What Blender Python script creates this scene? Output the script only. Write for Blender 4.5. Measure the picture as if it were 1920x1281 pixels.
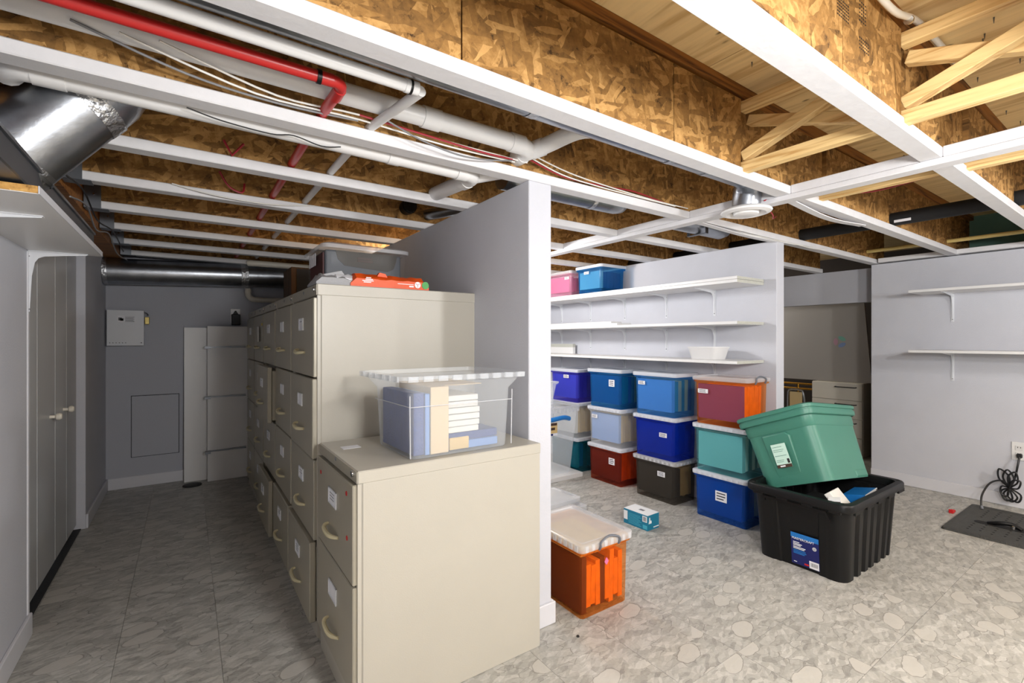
import bpy, math, random
from mathutils import Vector, Matrix
random.seed(7)
for o in list(bpy.data.objects): bpy.data.objects.remove(o)
SC = bpy.context.scene
COL = SC.collection
R = math.radians

# ------------------------------------------------------------------ camera, world, lights, exposure
FPX, YAW, CAMH = 883.0, math.atan(610/883.0), 1.11
cd = bpy.data.cameras.new('camera'); cam = bpy.data.objects.new('camera', cd); COL.objects.link(cam)
cd.sensor_width = 36; cd.lens = FPX/1920*36; cd.clip_start = .02
cd.shift_y = -(640.5-638)/1920
cam.location = (0, 0, CAMH); cam.rotation_euler = (R(90), 0, -YAW)
SC.camera = cam
w = bpy.data.worlds.new('world'); SC.world = w; w.use_nodes = True
w.node_tree.nodes['Background'].inputs[0].default_value = (.9, .95, 1, 1)
w.node_tree.nodes['Background'].inputs[1].default_value = .25
def bulb(name, loc, power, radius=.05, col=(1, .995, .985)):
    l = bpy.data.lights.new(name, 'POINT'); l.energy = power; l.shadow_soft_size = radius; l.color = col
    o = bpy.data.objects.new(name, l); o.location = loc; COL.objects.link(o); return o
bulb('ceiling_bulb_main', (1.85, -.55, 1.52), 34, .08)
bulb('ceiling_bulb_alcove', (1.62, 2.95, 1.60), 27, .08)
bulb('fill_light_entry', (.62, -.38, 1.40), 54, .12)  # added fill near the camera, lifts the aisle, left wall and joist webs
bulb('fill_light_right', (3.3, -1.1, 1.45), 36, .10)  # added out-of-view fill that brightens the right wall and evens the room
bulb('fill_light_back_room', (4.98, 3.3, 1.62), 9, .06)  # added hidden fill to brighten the panel and drawers past the opening
SC.view_settings.view_transform = 'Standard'; SC.view_settings.look = 'None'
SC.view_settings.gamma = 1; SC.view_settings.use_curve_mapping = False
SC.view_settings.exposure = .94

# ------------------------------------------------------------------ mesh helpers
class MB:
    def __init__(s): s.v = []; s.f = []
    def add(s, vs, fs):
        n = len(s.v); s.v += [tuple(v) for v in vs]; s.f += [tuple(i+n for i in f) for f in fs]; return s
    def box(s, x0, x1, y0, y1, z0, z1):
        return s.add([(x0,y0,z0),(x1,y0,z0),(x1,y1,z0),(x0,y1,z0),(x0,y0,z1),(x1,y0,z1),(x1,y1,z1),(x0,y1,z1)],
                     [(0,3,2,1),(4,5,6,7),(0,1,5,4),(1,2,6,5),(2,3,7,6),(3,0,4,7)])
    def obox(s, c, ax, size):
        """oriented box: centre, three axes (Vectors), three sizes"""
        c = Vector(c); h = [Vector(a)*(d/2) for a, d in zip(ax, size)]
        vs = [c+h[0]*i+h[1]*j+h[2]*k for k in (-1,1) for i, j in ((-1,-1),(1,-1),(1,1),(-1,1))]
        return s.add(vs, [(0,3,2,1),(4,5,6,7),(0,1,5,4),(1,2,6,5),(2,3,7,6),(3,0,4,7)])
    def bar(s, a, b, wdt, hgt, up=(0,0,1)):
        a = Vector(a); b = Vector(b); d = (b-a).normalized(); sd = d.cross(Vector(up)).normalized(); u = sd.cross(d)
        return s.obox((a+b)/2, (d, sd, u), ((b-a).length, wdt, hgt))
    def loft(s, rings, cap0=True, cap1=True):
        n = len(rings[0]); vs = [p for r in rings for p in r]; fs = []
        for k in range(len(rings)-1):
            for i in range(n):
                j = (i+1) % n; fs.append((k*n+i, k*n+j, (k+1)*n+j, (k+1)*n+i))
        if cap0: fs.append(tuple(range(n-1, -1, -1)))
        if cap1: fs.append(tuple((len(rings)-1)*n+i for i in range(n)))
        return s.add(vs, fs)
    def tube(s, pts, r, n=10, cap=True):
        pts = [Vector(p) for p in pts]; rings = []; prev = None
        rr = r if isinstance(r, (list, tuple)) else [r]*len(pts)
        for i, p in enumerate(pts):
            d = (pts[min(i+1, len(pts)-1)]-pts[max(i-1, 0)]).normalized()
            if prev is None:
                a = Vector((0,0,1)) if abs(d.z) < .9 else Vector((1,0,0)); u = d.cross(a).normalized()
            else: u = (prev-d*prev.dot(d)).normalized()
            prev = u; v = d.cross(u)
            rings.append([p+(u*math.cos(t)+v*math.sin(t))*rr[i] for t in (2*math.pi*k/n for k in range(n))])
        return s.loft(rings, cap, cap)
    def lathe(s, prof, n=24, axis='z', c=(0,0,0)):
        rings = []
        for r, h in prof:
            ring = []
            for k in range(n):
                t = 2*math.pi*k/n; a, b = r*math.cos(t), r*math.sin(t)
                p = {'z': (a, b, h), 'y': (a, h, -b), 'x': (h, a, b)}[axis]
                ring.append((c[0]+p[0], c[1]+p[1], c[2]+p[2]))
            rings.append(ring)
        return s.loft(rings)
    def prism(s, poly, ext):
        """polygon of 3-D points pushed along ext"""
        e = Vector(ext); n = len(poly); p = [Vector(q) for q in poly]
        return s.loft([[q for q in p], [q+e for q in p]])
    def build(s, name, mat, parent=None, smooth=False, bevel=0, seg=1, loc=None, rot=None):
        me = bpy.data.meshes.new(name); me.from_pydata(s.v, [], s.f); me.update()
        import bmesh
        bm = bmesh.new(); bm.from_mesh(me); bmesh.ops.recalc_face_normals(bm, faces=bm.faces); bm.to_mesh(me); bm.free()
        if isinstance(mat, str): mat = M[mat]
        me.materials.append(mat)
        if smooth:
            for p in me.polygons: p.use_smooth = True
            me.set_sharp_from_angle(angle=R(38))
        o = bpy.data.objects.new(name, me); COL.objects.link(o)
        if parent is not None: o.parent = parent
        if loc: o.location = loc
        if rot: o.rotation_euler = rot
        if bevel:
            b = o.modifiers.new('bevel', 'BEVEL'); b.width = bevel; b.segments = seg; b.limit_method = 'ANGLE'
        return o
def rrect(wx, wy, r, z, c=(0,0), n=4):
    pts = []
    for cx, cy, a0 in ((wx/2-r, wy/2-r, 0), (-wx/2+r, wy/2-r, 90), (-wx/2+r, -wy/2+r, 180), (wx/2-r, -wy/2+r, 270)):
        for k in range(n+1):
            t = R(a0+90*k/n); pts.append((c[0]+cx+r*math.cos(t), c[1]+cy+r*math.sin(t), z))
    return pts
def smooth_path(pts, sub=6):
    P = [Vector(p) for p in pts]; out = []
    for i in range(len(P)-1):
        p0 = P[max(i-1,0)]; p1 = P[i]; p2 = P[i+1]; p3 = P[min(i+2,len(P)-1)]
        for k in range(sub):
            t = k/sub
            out.append(.5*((2*p1)+(p2-p0)*t+(2*p0-5*p1+4*p2-p3)*t*t+(3*p1-p0-3*p2+p3)*t**3))
    out.append(P[-1]); return out
def thing(name, label, cat, loc=(0,0,0), rot=(0,0,0), group=None):
    o = bpy.data.objects.new(name, None); o.empty_display_size = .05; COL.objects.link(o)
    o.location = loc; o.rotation_euler = rot; return tag(o, label, cat, group)
def tag(o, label, cat, group=None):
    o['label'] = label; o['category'] = cat
    if group: o['group'] = group
    return o
def struct(o, label=None, cat=None):
    o['kind'] = 'structure'
    if label: o['label'] = label
    if cat: o['category'] = cat
    return o
def text_mesh(name, body, size, mat, parent, mtx, extrude=.0004, align='LEFT'):
    cu = bpy.data.curves.new(name, 'FONT'); cu.body = body; cu.size = size; cu.extrude = extrude; cu.align_x = align
    t = bpy.data.objects.new(name, cu); COL.objects.link(t)
    dg = bpy.context.evaluated_depsgraph_get(); me = bpy.data.meshes.new_from_object(t.evaluated_get(dg))
    bpy.data.objects.remove(t); me.materials.clear(); me.materials.append(M[mat])
    o = bpy.data.objects.new(name, me); COL.objects.link(o); o.parent = parent; o.matrix_local = mtx; return o

# ------------------------------------------------------------------ materials
M = {}
def S(r, g, b):
    f = lambda c: (c/255/12.92 if c/255 <= .04045 else ((c/255+.055)/1.055)**2.4)
    return (f(r), f(g), f(b), 1)
def mat(name, col, rough=.5, metal=0, spec=.5, bump=0, bscale=40, var=0, vscale=6):
    m = bpy.data.materials.new(name); m.use_nodes = True; nt = m.node_tree; b = nt.nodes['Principled BSDF']
    b.inputs['Base Color'].default_value = col; b.inputs['Roughness'].default_value = rough
    b.inputs['Metallic'].default_value = metal; b.inputs['Specular IOR Level'].default_value = spec
    tc = nt.nodes.new('ShaderNodeTexCoord')
    if var:
        n = nt.nodes.new('ShaderNodeTexNoise'); n.inputs['Scale'].default_value = vscale; n.inputs['Detail'].default_value = 5
        nt.links.new(tc.outputs['Object'], n.inputs['Vector'])
        hs = nt.nodes.new('ShaderNodeMapRange'); hs.inputs[1].default_value = .3; hs.inputs[2].default_value = .7
        hs.inputs[3].default_value = 1-var; hs.inputs[4].default_value = 1+var
        nt.links.new(n.outputs[0], hs.inputs[0])
        mx = nt.nodes.new('ShaderNodeVectorMath'); mx.operation = 'SCALE'; mx.inputs[0].default_value = col[:3]
        nt.links.new(hs.outputs[0], mx.inputs['Scale']); nt.links.new(mx.outputs[0], b.inputs['Base Color'])
    if bump:
        n2 = nt.nodes.new('ShaderNodeTexNoise'); n2.inputs['Scale'].default_value = bscale; n2.inputs['Detail'].default_value = 4
        nt.links.new(tc.outputs['Object'], n2.inputs['Vector'])
        bp = nt.nodes.new('ShaderNodeBump'); bp.inputs['Strength'].default_value = bump; bp.inputs['Distance'].default_value = .01
        nt.links.new(n2.outputs[0], bp.inputs['Height']); nt.links.new(bp.outputs[0], b.inputs['Normal'])
    M[name] = m; return m
def plastic_clear(name, tint, body, opac=.35, rough=.25):
    """thin moulded translucent plastic: tinted see-through share plus a satin coloured share"""
    m = bpy.data.materials.new(name); m.use_nodes = True; nt = m.node_tree; b = nt.nodes['Principled BSDF']
    b.inputs['Base Color'].default_value = body; b.inputs['Roughness'].default_value = rough
    t = nt.nodes.new('ShaderNodeBsdfTransparent'); t.inputs[0].default_value = tint
    mx = nt.nodes.new('ShaderNodeMixShader'); mx.inputs[0].default_value = opac
    nt.links.new(t.outputs[0], mx.inputs[1]); nt.links.new(b.outputs[0], mx.inputs[2])
    nt.links.new(mx.outputs[0], nt.nodes['Material Output'].inputs[0]); M[name] = m; return m
def nodes(name, rough=.6, spec=.4):
    m = bpy.data.materials.new(name); m.use_nodes = True; nt = m.node_tree; b = nt.nodes['Principled BSDF']
    b.inputs['Roughness'].default_value = rough; b.inputs['Specular IOR Level'].default_value = spec
    M[name] = m; return nt, b
def N(nt, kind, **kw):
    n = nt.nodes.new('ShaderNode'+kind)
    for k, v in kw.items():
        if k in ('op',): n.operation = v
        elif hasattr(n, k) and not k.startswith('i_'): setattr(n, k, v)
        else: n.inputs[k[2:].replace('_', ' ')].default_value = v
    return n
def ramp(nt, stops, interp='LINEAR'):
    r = nt.nodes.new('ShaderNodeValToRGB'); e = r.color_ramp.elements; r.color_ramp.interpolation = interp
    while len(e) < len(stops): e.new(.5)
    for el, (p, c) in zip(e, stops): el.position = p; el.color = c
    return r
def L(nt, a, b): nt.links.new(a, b)

def osb_material(name, dark, mid, light, plane='xz'):
    """strand board: three layers of long flakes lying at different angles, plus fine fibre"""
    nt, b = nodes(name, .75, .25)
    tc = N(nt, 'TexCoord'); oi = N(nt, 'ObjectInfo')
    sp = N(nt, 'SeparateXYZ'); L(nt, tc.outputs['Object'], sp.inputs[0])
    cb = N(nt, 'CombineXYZ'); L(nt, sp.outputs[{'x':0,'y':1,'z':2}[plane[0]]], cb.inputs[0]); L(nt, sp.outputs[{'x':0,'y':1,'z':2}[plane[1]]], cb.inputs[1])
    ml = N(nt, 'Math', op='MULTIPLY'); L(nt, oi.outputs['Random'], ml.inputs[0]); ml.inputs[1].default_value = 37
    ad = N(nt, 'VectorMath', op='ADD'); L(nt, cb.outputs[0], ad.inputs[0]); L(nt, ml.outputs[0], ad.inputs[1])
    nz = N(nt, 'TexNoise'); nz.inputs['Scale'].default_value = 14; nz.inputs['Detail'].default_value = 3; L(nt, ad.outputs[0], nz.inputs['Vector'])
    sb = N(nt, 'VectorMath', op='SUBTRACT'); L(nt, nz.outputs['Color'], sb.inputs[0]); sb.inputs[1].default_value = (.5,.5,.5)
    sc = N(nt, 'VectorMath', op='SCALE'); L(nt, sb.outputs[0], sc.inputs[0]); sc.inputs['Scale'].default_value = .022
    ds = N(nt, 'VectorMath', op='ADD'); L(nt, ad.outputs[0], ds.inputs[0]); L(nt, sc.outputs[0], ds.inputs[1])
    outs = []
    for ang, sx, sy in ((24, 8, 50), (-52, 10, 46), (78, 8, 56), (-12, 13, 70)):
        mp = N(nt, 'Mapping'); mp.inputs['Rotation'].default_value = (0, 0, R(ang)); mp.inputs['Scale'].default_value = (sx, sy, 1)
        # rotate first, then stretch
        mp2 = N(nt, 'Mapping'); mp.inputs['Scale'].default_value = (1,1,1); mp2.inputs['Scale'].default_value = (sx, sy, 1)
        L(nt, ds.outputs[0], mp.inputs[0]); L(nt, mp.outputs[0], mp2.inputs[0])
        v = N(nt, 'TexVoronoi', voronoi_dimensions='2D'); v.inputs['Scale'].default_value = 1; L(nt, mp2.outputs[0], v.inputs['Vector'])
        s3 = N(nt, 'SeparateColor'); L(nt, v.outputs['Color'], s3.inputs[0]); outs.append((s3, v))
    def mixv(a, bb, sel, thr):
        g = N(nt, 'Math', op='GREATER_THAN'); L(nt, sel, g.inputs[0]); g.inputs[1].default_value = thr
        m_ = N(nt, 'Mix', data_type='FLOAT'); L(nt, g.outputs[0], m_.inputs[0]); L(nt, a, m_.inputs[2]); L(nt, bb, m_.inputs[3]); return m_.outputs[0]
    a = mixv(outs[0][0].outputs[0], outs[1][0].outputs[0], outs[1][0].outputs[1], .45)
    a = mixv(a, outs[2][0].outputs[0], outs[2][0].outputs[1], .6)
    a = mixv(a, outs[3][0].outputs[0], outs[3][0].outputs[1], .7)
    fine = N(nt, 'TexNoise'); fine.inputs['Scale'].default_value = 46; fine.inputs['Detail'].default_value = 9; fine.inputs['Roughness'].default_value = .68; L(nt, ds.outputs[0], fine.inputs['Vector'])
    big = N(nt, 'TexNoise'); big.inputs['Scale'].default_value = 9; big.inputs['Detail'].default_value = 4; L(nt, ad.outputs[0], big.inputs['Vector'])
    m1 = N(nt, 'Mix', data_type='FLOAT'); m1.inputs[0].default_value = .60; L(nt, a, m1.inputs[2]); L(nt, fine.outputs[0], m1.inputs[3])
    m2 = N(nt, 'Mix', data_type='FLOAT'); m2.inputs[0].default_value = .30; L(nt, m1.outputs[0], m2.inputs[2]); L(nt, big.outputs[0], m2.inputs[3])
    sk = N(nt, 'TexNoise'); sk.inputs['Scale'].default_value = 34; sk.inputs['Detail'].default_value = 8; sk.inputs['Roughness'].default_value = .75; L(nt, ds.outputs[0], sk.inputs['Vector'])
    skm = N(nt, 'MapRange'); skm.inputs[1].default_value = .32; skm.inputs[2].default_value = .45; skm.inputs[3].default_value = -.20; skm.inputs[4].default_value = .01; L(nt, sk.outputs[0], skm.inputs[0])
    sum_ = N(nt, 'Math', op='ADD'); L(nt, m2.outputs[0], sum_.inputs[0]); L(nt, skm.outputs[0], sum_.inputs[1])
    rp = ramp(nt, [(.22, dark), (.36, tuple(.45*d+.55*m_ for d, m_ in zip(dark, mid))), (.5, mid), (.64, light), (.8, tuple(min(1, c*1.25) for c in light))])
    L(nt, sum_.outputs[0], rp.inputs[0]); L(nt, rp.outputs[0], b.inputs['Base Color'])
    bp = N(nt, 'Bump'); bp.inputs['Strength'].default_value = .35; bp.inputs['Distance'].default_value = .004
    L(nt, m2.outputs[0], bp.inputs['Height']); L(nt, bp.outputs[0], b.inputs['Normal'])
OD, OM, OL = S(62,42,22), S(146,107,58), S(184,142,86)
osb_material('osb', OD, OM, OL)
osb_material('osb_yz', OD, OM, OL, 'yz')
osb_material('osb_edge', S(120,84,40), S(196,150,84), S(222,180,112), 'xz')

def wood_material(name, base, dark, axis, scale=(3, 60), knots=True, rough=.6):
    """sawn softwood or veneer: stretched grain bands and a few knots"""
    nt, b = nodes(name, rough, .3); tc = N(nt, 'TexCoord'); oi = N(nt, 'ObjectInfo')
    ml = N(nt, 'Math', op='MULTIPLY'); L(nt, oi.outputs['Random'], ml.inputs[0]); ml.inputs[1].default_value = 23
    ad = N(nt, 'VectorMath', op='ADD'); L(nt, tc.outputs['Object'], ad.inputs[0]); L(nt, ml.outputs[0], ad.inputs[1])
    mp = N(nt, 'Mapping'); mp.inputs['Scale'].default_value = tuple(scale[0] if k == axis else scale[1] for k in 'xyz')
    L(nt, ad.outputs[0], mp.inputs[0])
    n = N(nt, 'TexNoise'); n.inputs['Scale'].default_value = 1; n.inputs['Detail'].default_value = 5; n.inputs['Distortion'].default_value = .6
    L(nt, mp.outputs[0], n.inputs['Vector'])
    rp = ramp(nt, [(.32, dark), (.5, base), (.7, tuple(min(1, c*1.12) for c in base))]); L(nt, n.outputs[0], rp.inputs[0])
    out = rp.outputs[0]
    if knots:
        mk = N(nt, 'Mapping'); mk.inputs['Scale'].default_value = tuple(4 if k == axis else 9 for k in 'xyz'); L(nt, ad.outputs[0], mk.inputs[0])
        v = N(nt, 'TexVoronoi'); v.inputs['Scale'].default_value = 1.3; L(nt, mk.outputs[0], v.inputs['Vector'])
        kr = ramp(nt, [(.03, (1,1,1,1)), (.09, (0,0,0,1))]); L(nt, v.outputs['Distance'], kr.inputs[0])
        mx = N(nt, 'Mix', data_type='RGBA'); L(nt, kr.outputs[0], mx.inputs[0]); L(nt, out, mx.inputs[6]); mx.inputs[7].default_value = tuple(c*.35 for c in dark[:3])+(1,)
        out = mx.outputs[2]
    L(nt, out, b.inputs['Base Color'])
wood_material('pine_y', S(226,194,136), S(196,152,92), 'y', (4, 70))
wood_material('plywood', S(234,204,148), S(204,164,106), 'y', (2.2, 26))
wood_material('flange_raw', S(150,98,44), S(84,46,18), 'x', (3, 60), False)
wood_material('wood_dark', S(92,66,42), S(56,38,24), 'z', (3, 40), False)

def tile_material():
    """sheet-vinyl tile with pressed stone chips, pale ovals, hairline veins"""
    nt, b = nodes('vinyl_tile', .42, .45); tc = N(nt, 'TexCoord'); oi = N(nt, 'ObjectInfo')
    ml = N(nt, 'Math', op='MULTIPLY'); L(nt, oi.outputs['Random'], ml.inputs[0]); ml.inputs[1].default_value = 61
    ad = N(nt, 'VectorMath', op='ADD'); L(nt, tc.outputs['Object'], ad.inputs[0]); L(nt, ml.outputs[0], ad.inputs[1])
    nz = N(nt, 'TexNoise'); nz.inputs['Scale'].default_value = 17; nz.inputs['Detail'].default_value = 4; L(nt, ad.outputs[0], nz.inputs['Vector'])
    sb = N(nt, 'VectorMath', op='SUBTRACT'); L(nt, nz.outputs['Color'], sb.inputs[0]); sb.inputs[1].default_value = (.5,.5,.5)
    sc = N(nt, 'VectorMath', op='SCALE'); L(nt, sb.outputs[0], sc.inputs[0]); sc.inputs['Scale'].default_value = .035
    ds = N(nt, 'VectorMath', op='ADD'); L(nt, ad.outputs[0], ds.inputs[0]); L(nt, sc.outputs[0], ds.inputs[1])
    def vor(ang, s, scale, feat='F1'):
        mp = N(nt, 'Mapping'); mp.inputs['Rotation'].default_value = (0,0,R(ang)); mp2 = N(nt, 'Mapping'); mp2.inputs['Scale'].default_value = s
        L(nt, ds.outputs[0], mp.inputs[0]); L(nt, mp.outputs[0], mp2.inputs[0])
        v = N(nt, 'TexVoronoi', voronoi_dimensions='2D', feature=feat); v.inputs['Scale'].default_value = scale; L(nt, mp2.outputs[0], v.inputs['Vector']); return v
    va = vor(12, (.4,1,1), 40); vb = vor(-20, (.35,1,1), 90); ve = vor(12, (.4,1,1), 40, 'DISTANCE_TO_EDGE'); vc = vor(-14, (.55,1,1), 9)
    sa = N(nt, 'SeparateColor'); L(nt, va.outputs['Color'], sa.inputs[0]); sbk = N(nt, 'SeparateColor'); L(nt, vb.outputs['Color'], sbk.inputs[0])
    mx = N(nt, 'Mix', data_type='FLOAT'); mx.inputs[0].default_value = .5; L(nt, sa.outputs[0], mx.inputs[2]); L(nt, sbk.outputs[0], mx.inputs[3])
    fn = N(nt, 'TexNoise'); fn.inputs['Scale'].default_value = 120; fn.inputs['Detail'].default_value = 5; L(nt, ds.outputs[0], fn.inputs['Vector'])
    m2 = N(nt, 'Mix', data_type='FLOAT'); m2.inputs[0].default_value = .35; L(nt, mx.outputs[0], m2.inputs[2]); L(nt, fn.outputs[0], m2.inputs[3])
    rp = ramp(nt, [(.12, S(132,130,125)), (.38, S(160,158,152)), (.6, S(176,174,168)), (.88, S(198,196,190))]); L(nt, m2.outputs[0], rp.inputs[0])
    # big pale ovals
    scv = N(nt, 'SeparateColor'); L(nt, vc.outputs['Color'], scv.inputs[0])
    g1 = N(nt, 'Math', op='GREATER_THAN'); L(nt, scv.outputs[0], g1.inputs[0]); g1.inputs[1].default_value = .62
    l1 = N(nt, 'Math', op='LESS_THAN'); L(nt, vc.outputs['Distance'], l1.inputs[0]); l1.inputs[1].default_value = .30
    l0 = N(nt, 'Math', op='LESS_THAN'); L(nt, vc.outputs['Distance'], l0.inputs[0]); l0.inputs[1].default_value = .325
    pm = N(nt, 'Math', op='MULTIPLY'); L(nt, g1.outputs[0], pm.inputs[0]); L(nt, l1.outputs[0], pm.inputs[1])
    pe = N(nt, 'Math', op='MULTIPLY'); L(nt, g1.outputs[0], pe.inputs[0]); L(nt, l0.outputs[0], pe.inputs[1])
    # veins at chip borders, broken up
    vn = ramp(nt, [(.0, (1,1,1,1)), (.035, (0,0,0,1))]); L(nt, ve.outputs['Distance'], vn.inputs[0])
    bn = N(nt, 'TexNoise'); bn.inputs['Scale'].default_value = 13; L(nt, ad.outputs[0], bn.inputs['Vector'])
    br = ramp(nt, [(.46, (0,0,0,1)), (.58, (1,1,1,1))]); L(nt, bn.outputs[0], br.inputs[0])
    vm = N(nt, 'Math', op='MULTIPLY'); L(nt, vn.outputs[0], vm.inputs[0]); L(nt, br.outputs[0], vm.inputs[1])
    vs = N(nt, 'Math', op='MULTIPLY'); L(nt, vm.outputs[0], vs.inputs[0]); vs.inputs[1].default_value = .8
    c1 = N(nt, 'Mix', data_type='RGBA'); L(nt, vs.outputs[0], c1.inputs[0]); L(nt, rp.outputs[0], c1.inputs[6]); c1.inputs[7].default_value = S(96,92,86)
    pes = N(nt, 'Math', op='MULTIPLY'); L(nt, pe.outputs[0], pes.inputs[0]); pes.inputs[1].default_value = .6
    c2 = N(nt, 'Mix', data_type='RGBA'); L(nt, pes.outputs[0], c2.inputs[0]); L(nt, c1.outputs[2], c2.inputs[6]); c2.inputs[7].default_value = S(126,122,115)
    pms = N(nt, 'Math', op='MULTIPLY'); L(nt, pm.outputs[0], pms.inputs[0]); pms.inputs[1].default_value = .7
    c3 = N(nt, 'Mix', data_type='RGBA'); L(nt, pms.outputs[0], c3.inputs[0]); L(nt, c2.outputs[2], c3.inputs[6]); c3.inputs[7].default_value = S(198,195,188)
    L(nt, c3.outputs[2], b.inputs['Base Color'])
tile_material()

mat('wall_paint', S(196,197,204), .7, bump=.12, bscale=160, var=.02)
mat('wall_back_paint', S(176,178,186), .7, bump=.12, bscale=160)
mat('baseboard_paint', S(206,206,211), .5)
mat('joist_paint', S(214,213,215), .55, bump=.08, bscale=60, var=.03, vscale=20)
mat('white_melamine', S(224,223,222), .35)
mat('white_metal', S(214,216,220), .35)
mat('door_paint', S(186,188,190), .35)
mat('galv', S(164,168,174), .31, 1, bump=.05, bscale=60, var=.14, vscale=14)
mat('galv_dark', S(122,126,132), .4, .9, var=.1)
mat('foil_tape', S(200,203,207), .3, 1, bump=.8, bscale=55)
mat('pvc', S(216,215,214), .35)
mat('pvc_cream', S(222,216,202), .4)
mat('pvc_yellow', S(214,190,120), .4)
mat('red_pipe', S(178,34,32), .35)
mat('black_foam', S(18,18,20), .8)
mat('black_plastic', S(14,14,15), .42, 0, .28, bump=.05, bscale=300)
mat('sump_grey', S(62,62,60), .65, bump=.5, bscale=160, var=.15, vscale=40)
mat('black_rubber', S(30,30,31), .6, bump=.2, bscale=200)
mat('green_plastic', S(62,122,105), .42, bump=.05, bscale=300, var=.03)
mat('cabinet_beige', S(178,173,161), .38, .0, .5, bump=.04, bscale=250, var=.015)
mat('cabinet_face', S(164,158,142), .36, .15, .5, bump=.04, bscale=250, var=.02)
mat('handle_cream', S(206,196,160), .4)
mat('chrome', S(210,212,214), .15, 1)
mat('brass', S(214,164,76), .22, 1)
mat('card_white', S(226,226,230), .6)
mat('print_black', S(26,26,28), .6)
mat('print_grey', S(120,122,128), .6)
mat('paper', S(222,220,214), .7, var=.03)
mat('manila', S(206,178,122), .7, var=.05, vscale=20)
mat('cardboard', S(212,190,156), .75)
mat('folder_blue', S(38,66,130), .6, bump=.3, bscale=140, var=.12, vscale=30)
mat('folder_dkblue', S(28,66,132), .55)
mat('folder_teal', S(40,120,132), .55)
mat('folder_orange', S(226,124,30), .6, var=.12, vscale=25)
mat('folder_purple', S(98,60,180), .55)
mat('folder_aqua', S(140,190,192), .55)
mat('folder_maroon', S(66,14,16), .6)
mat('folder_dark', S(40,38,36), .6)
mat('folder_slate', S(110,146,200), .55)
mat('pink', S(206,110,156), .45)
mat('red_dot', S(190,24,28), .5)
mat('teal_card', S(14,118,150), .45)
mat('teal_light', S(70,172,196), .45)
mat('white_print', S(232,234,236), .5)
mat('orange_bag', S(222,80,12), .45, bump=.25, bscale=30)
mat('bag_grey', S(150,150,152), .5, bump=.5, bscale=30)
mat('green_print', S(40,150,50), .4)
mat('yellow_print', S(226,196,40), .5)
mat('navy', S(14,24,92), .35)
mat('label_blue', S(28,112,186), .35)
mat('brown', S(70,48,36), .5)
mat('brown_dark', S(54,46,34), .5)
mat('grey_panel', S(104,108,116), .45)
mat('insert_grey', S(80,84,91), .5)
mat('grey_brown_panel', S(162,157,150), .6)
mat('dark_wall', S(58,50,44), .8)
mat('green_foam', S(112,152,138), .8, bump=.2, var=.12, vscale=3)
mat('pad_cream', S(206,182,134), .6)
mat('wire_white', S(222,220,214), .45)
mat('wire_grey', S(120,120,122), .5)
mat('wire_black', S(20,20,22), .45)
mat('wire_red', S(150,26,40), .45)
mat('yellow_lock', S(206,184,110), .4, .4)
mat('mint_label', S(196,226,212), .5)
mat('petal_pink', S(190,150,164), .6); mat('petal_green', S(120,176,158), .6); mat('petal_blue', S(128,150,190), .6)
mat('strip_grey', S(186,186,176), .8, bump=.4, bscale=300, var=.15, vscale=200)
plastic_clear('clear', (.975,.98,.985,1), S(226,230,234), .28)
plastic_clear('clear_thin', (.97,.97,.97,1), S(190,194,198), .05)
plastic_clear('clear_lid', (.97,.97,.97,1), S(232,234,238), .40)
plastic_clear('lid_frost', (.93,.93,.93,1), S(226,230,238), .72)
plastic_clear('tint_orange', (.99,.74,.46,1), S(236,110,36), 0.14)
plastic_clear('tint_red', (.88,.48,.34,1), S(150,44,26), 0.28)
plastic_clear('tint_blue', (.44,.66,.96,1), S(14,84,186), 0.4)
plastic_clear('tint_deepblue', (.34,.48,.95,1), S(6,44,176), 0.42)
plastic_clear('tint_skyblue', (.60,.82,.98,1), S(60,136,212), 0.28)
plastic_clear('tint_aqua', (.66,.90,.90,1), S(110,176,184), 0.2)
plastic_clear('tint_smoke', (.70,.66,.62,1), S(86,80,72), 0.28)
plastic_clear('tint_violet', (.54,.52,.95,1), S(66,56,200), 0.38)
plastic_clear('tint_pink', (.98,.80,.88,1), S(232,160,190), 0.35)
plastic_clear('tint_cyanblue', (.40,.74,.95,1), S(20,108,176), 0.34)
plastic_clear('tint_teal', (.40,.76,.80,1), S(16,104,126), 0.36)

# ------------------------------------------------------------------ the setting
ZC = 1.72                                   # underside of the joists = top of the partitions
XL, YB, XR = -.49, 4.55, 4.53
fl = struct(MB().box(-1.2, 6.4, -2.7, 5.2, -.12, -.003).build('floor', 'vinyl_tile'), 'grey stone-chip vinyl tile floor of the basement storeroom')
def visible_tile(cx, cy):
    d = cx*math.sin(YAW)+cy*math.cos(YAW)
    if d < .75: return False
    s = (cx*math.cos(YAW)-cy*math.sin(YAW))/d
    return abs(s) < 1.28
TS = .303; tmesh = None; spots = []
for i in range(-3, 19):
    for j in range(-3, 15):
        x0, y0 = -.204+TS*i, .62+TS*j
        if not visible_tile(x0+TS/2, y0+TS/2): continue
        if x0+TS < XL-.08 or y0 > YB or (x0 > 2.98 and y0 > 2.9) or (x0 > XR+.1 and y0+TS < 1.5): continue
        if x0 > 1.2 and x0 < 2.0 and y0 > 3.2: continue
        if x0 > .42 and x0+TS < 1.06 and y0 > 1.4: continue
        spots.append(((x0*math.sin(YAW)+y0*math.cos(YAW)), x0, y0))
spots.sort()
for k, (_, x0, y0) in enumerate(spots[:300]):
    if tmesh is None:
        t = MB().box(.0006, TS-.0006, .0006, TS-.0006, -.003, 0).build('tile', 'vinyl_tile', fl, bevel=.0007); tmesh = t.data
        t.location = (x0, y0, 0)
    else:
        t = bpy.data.objects.new('tile', tmesh); COL.objects.link(t); t.parent = fl; t.location = (x0, y0, 0)
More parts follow.
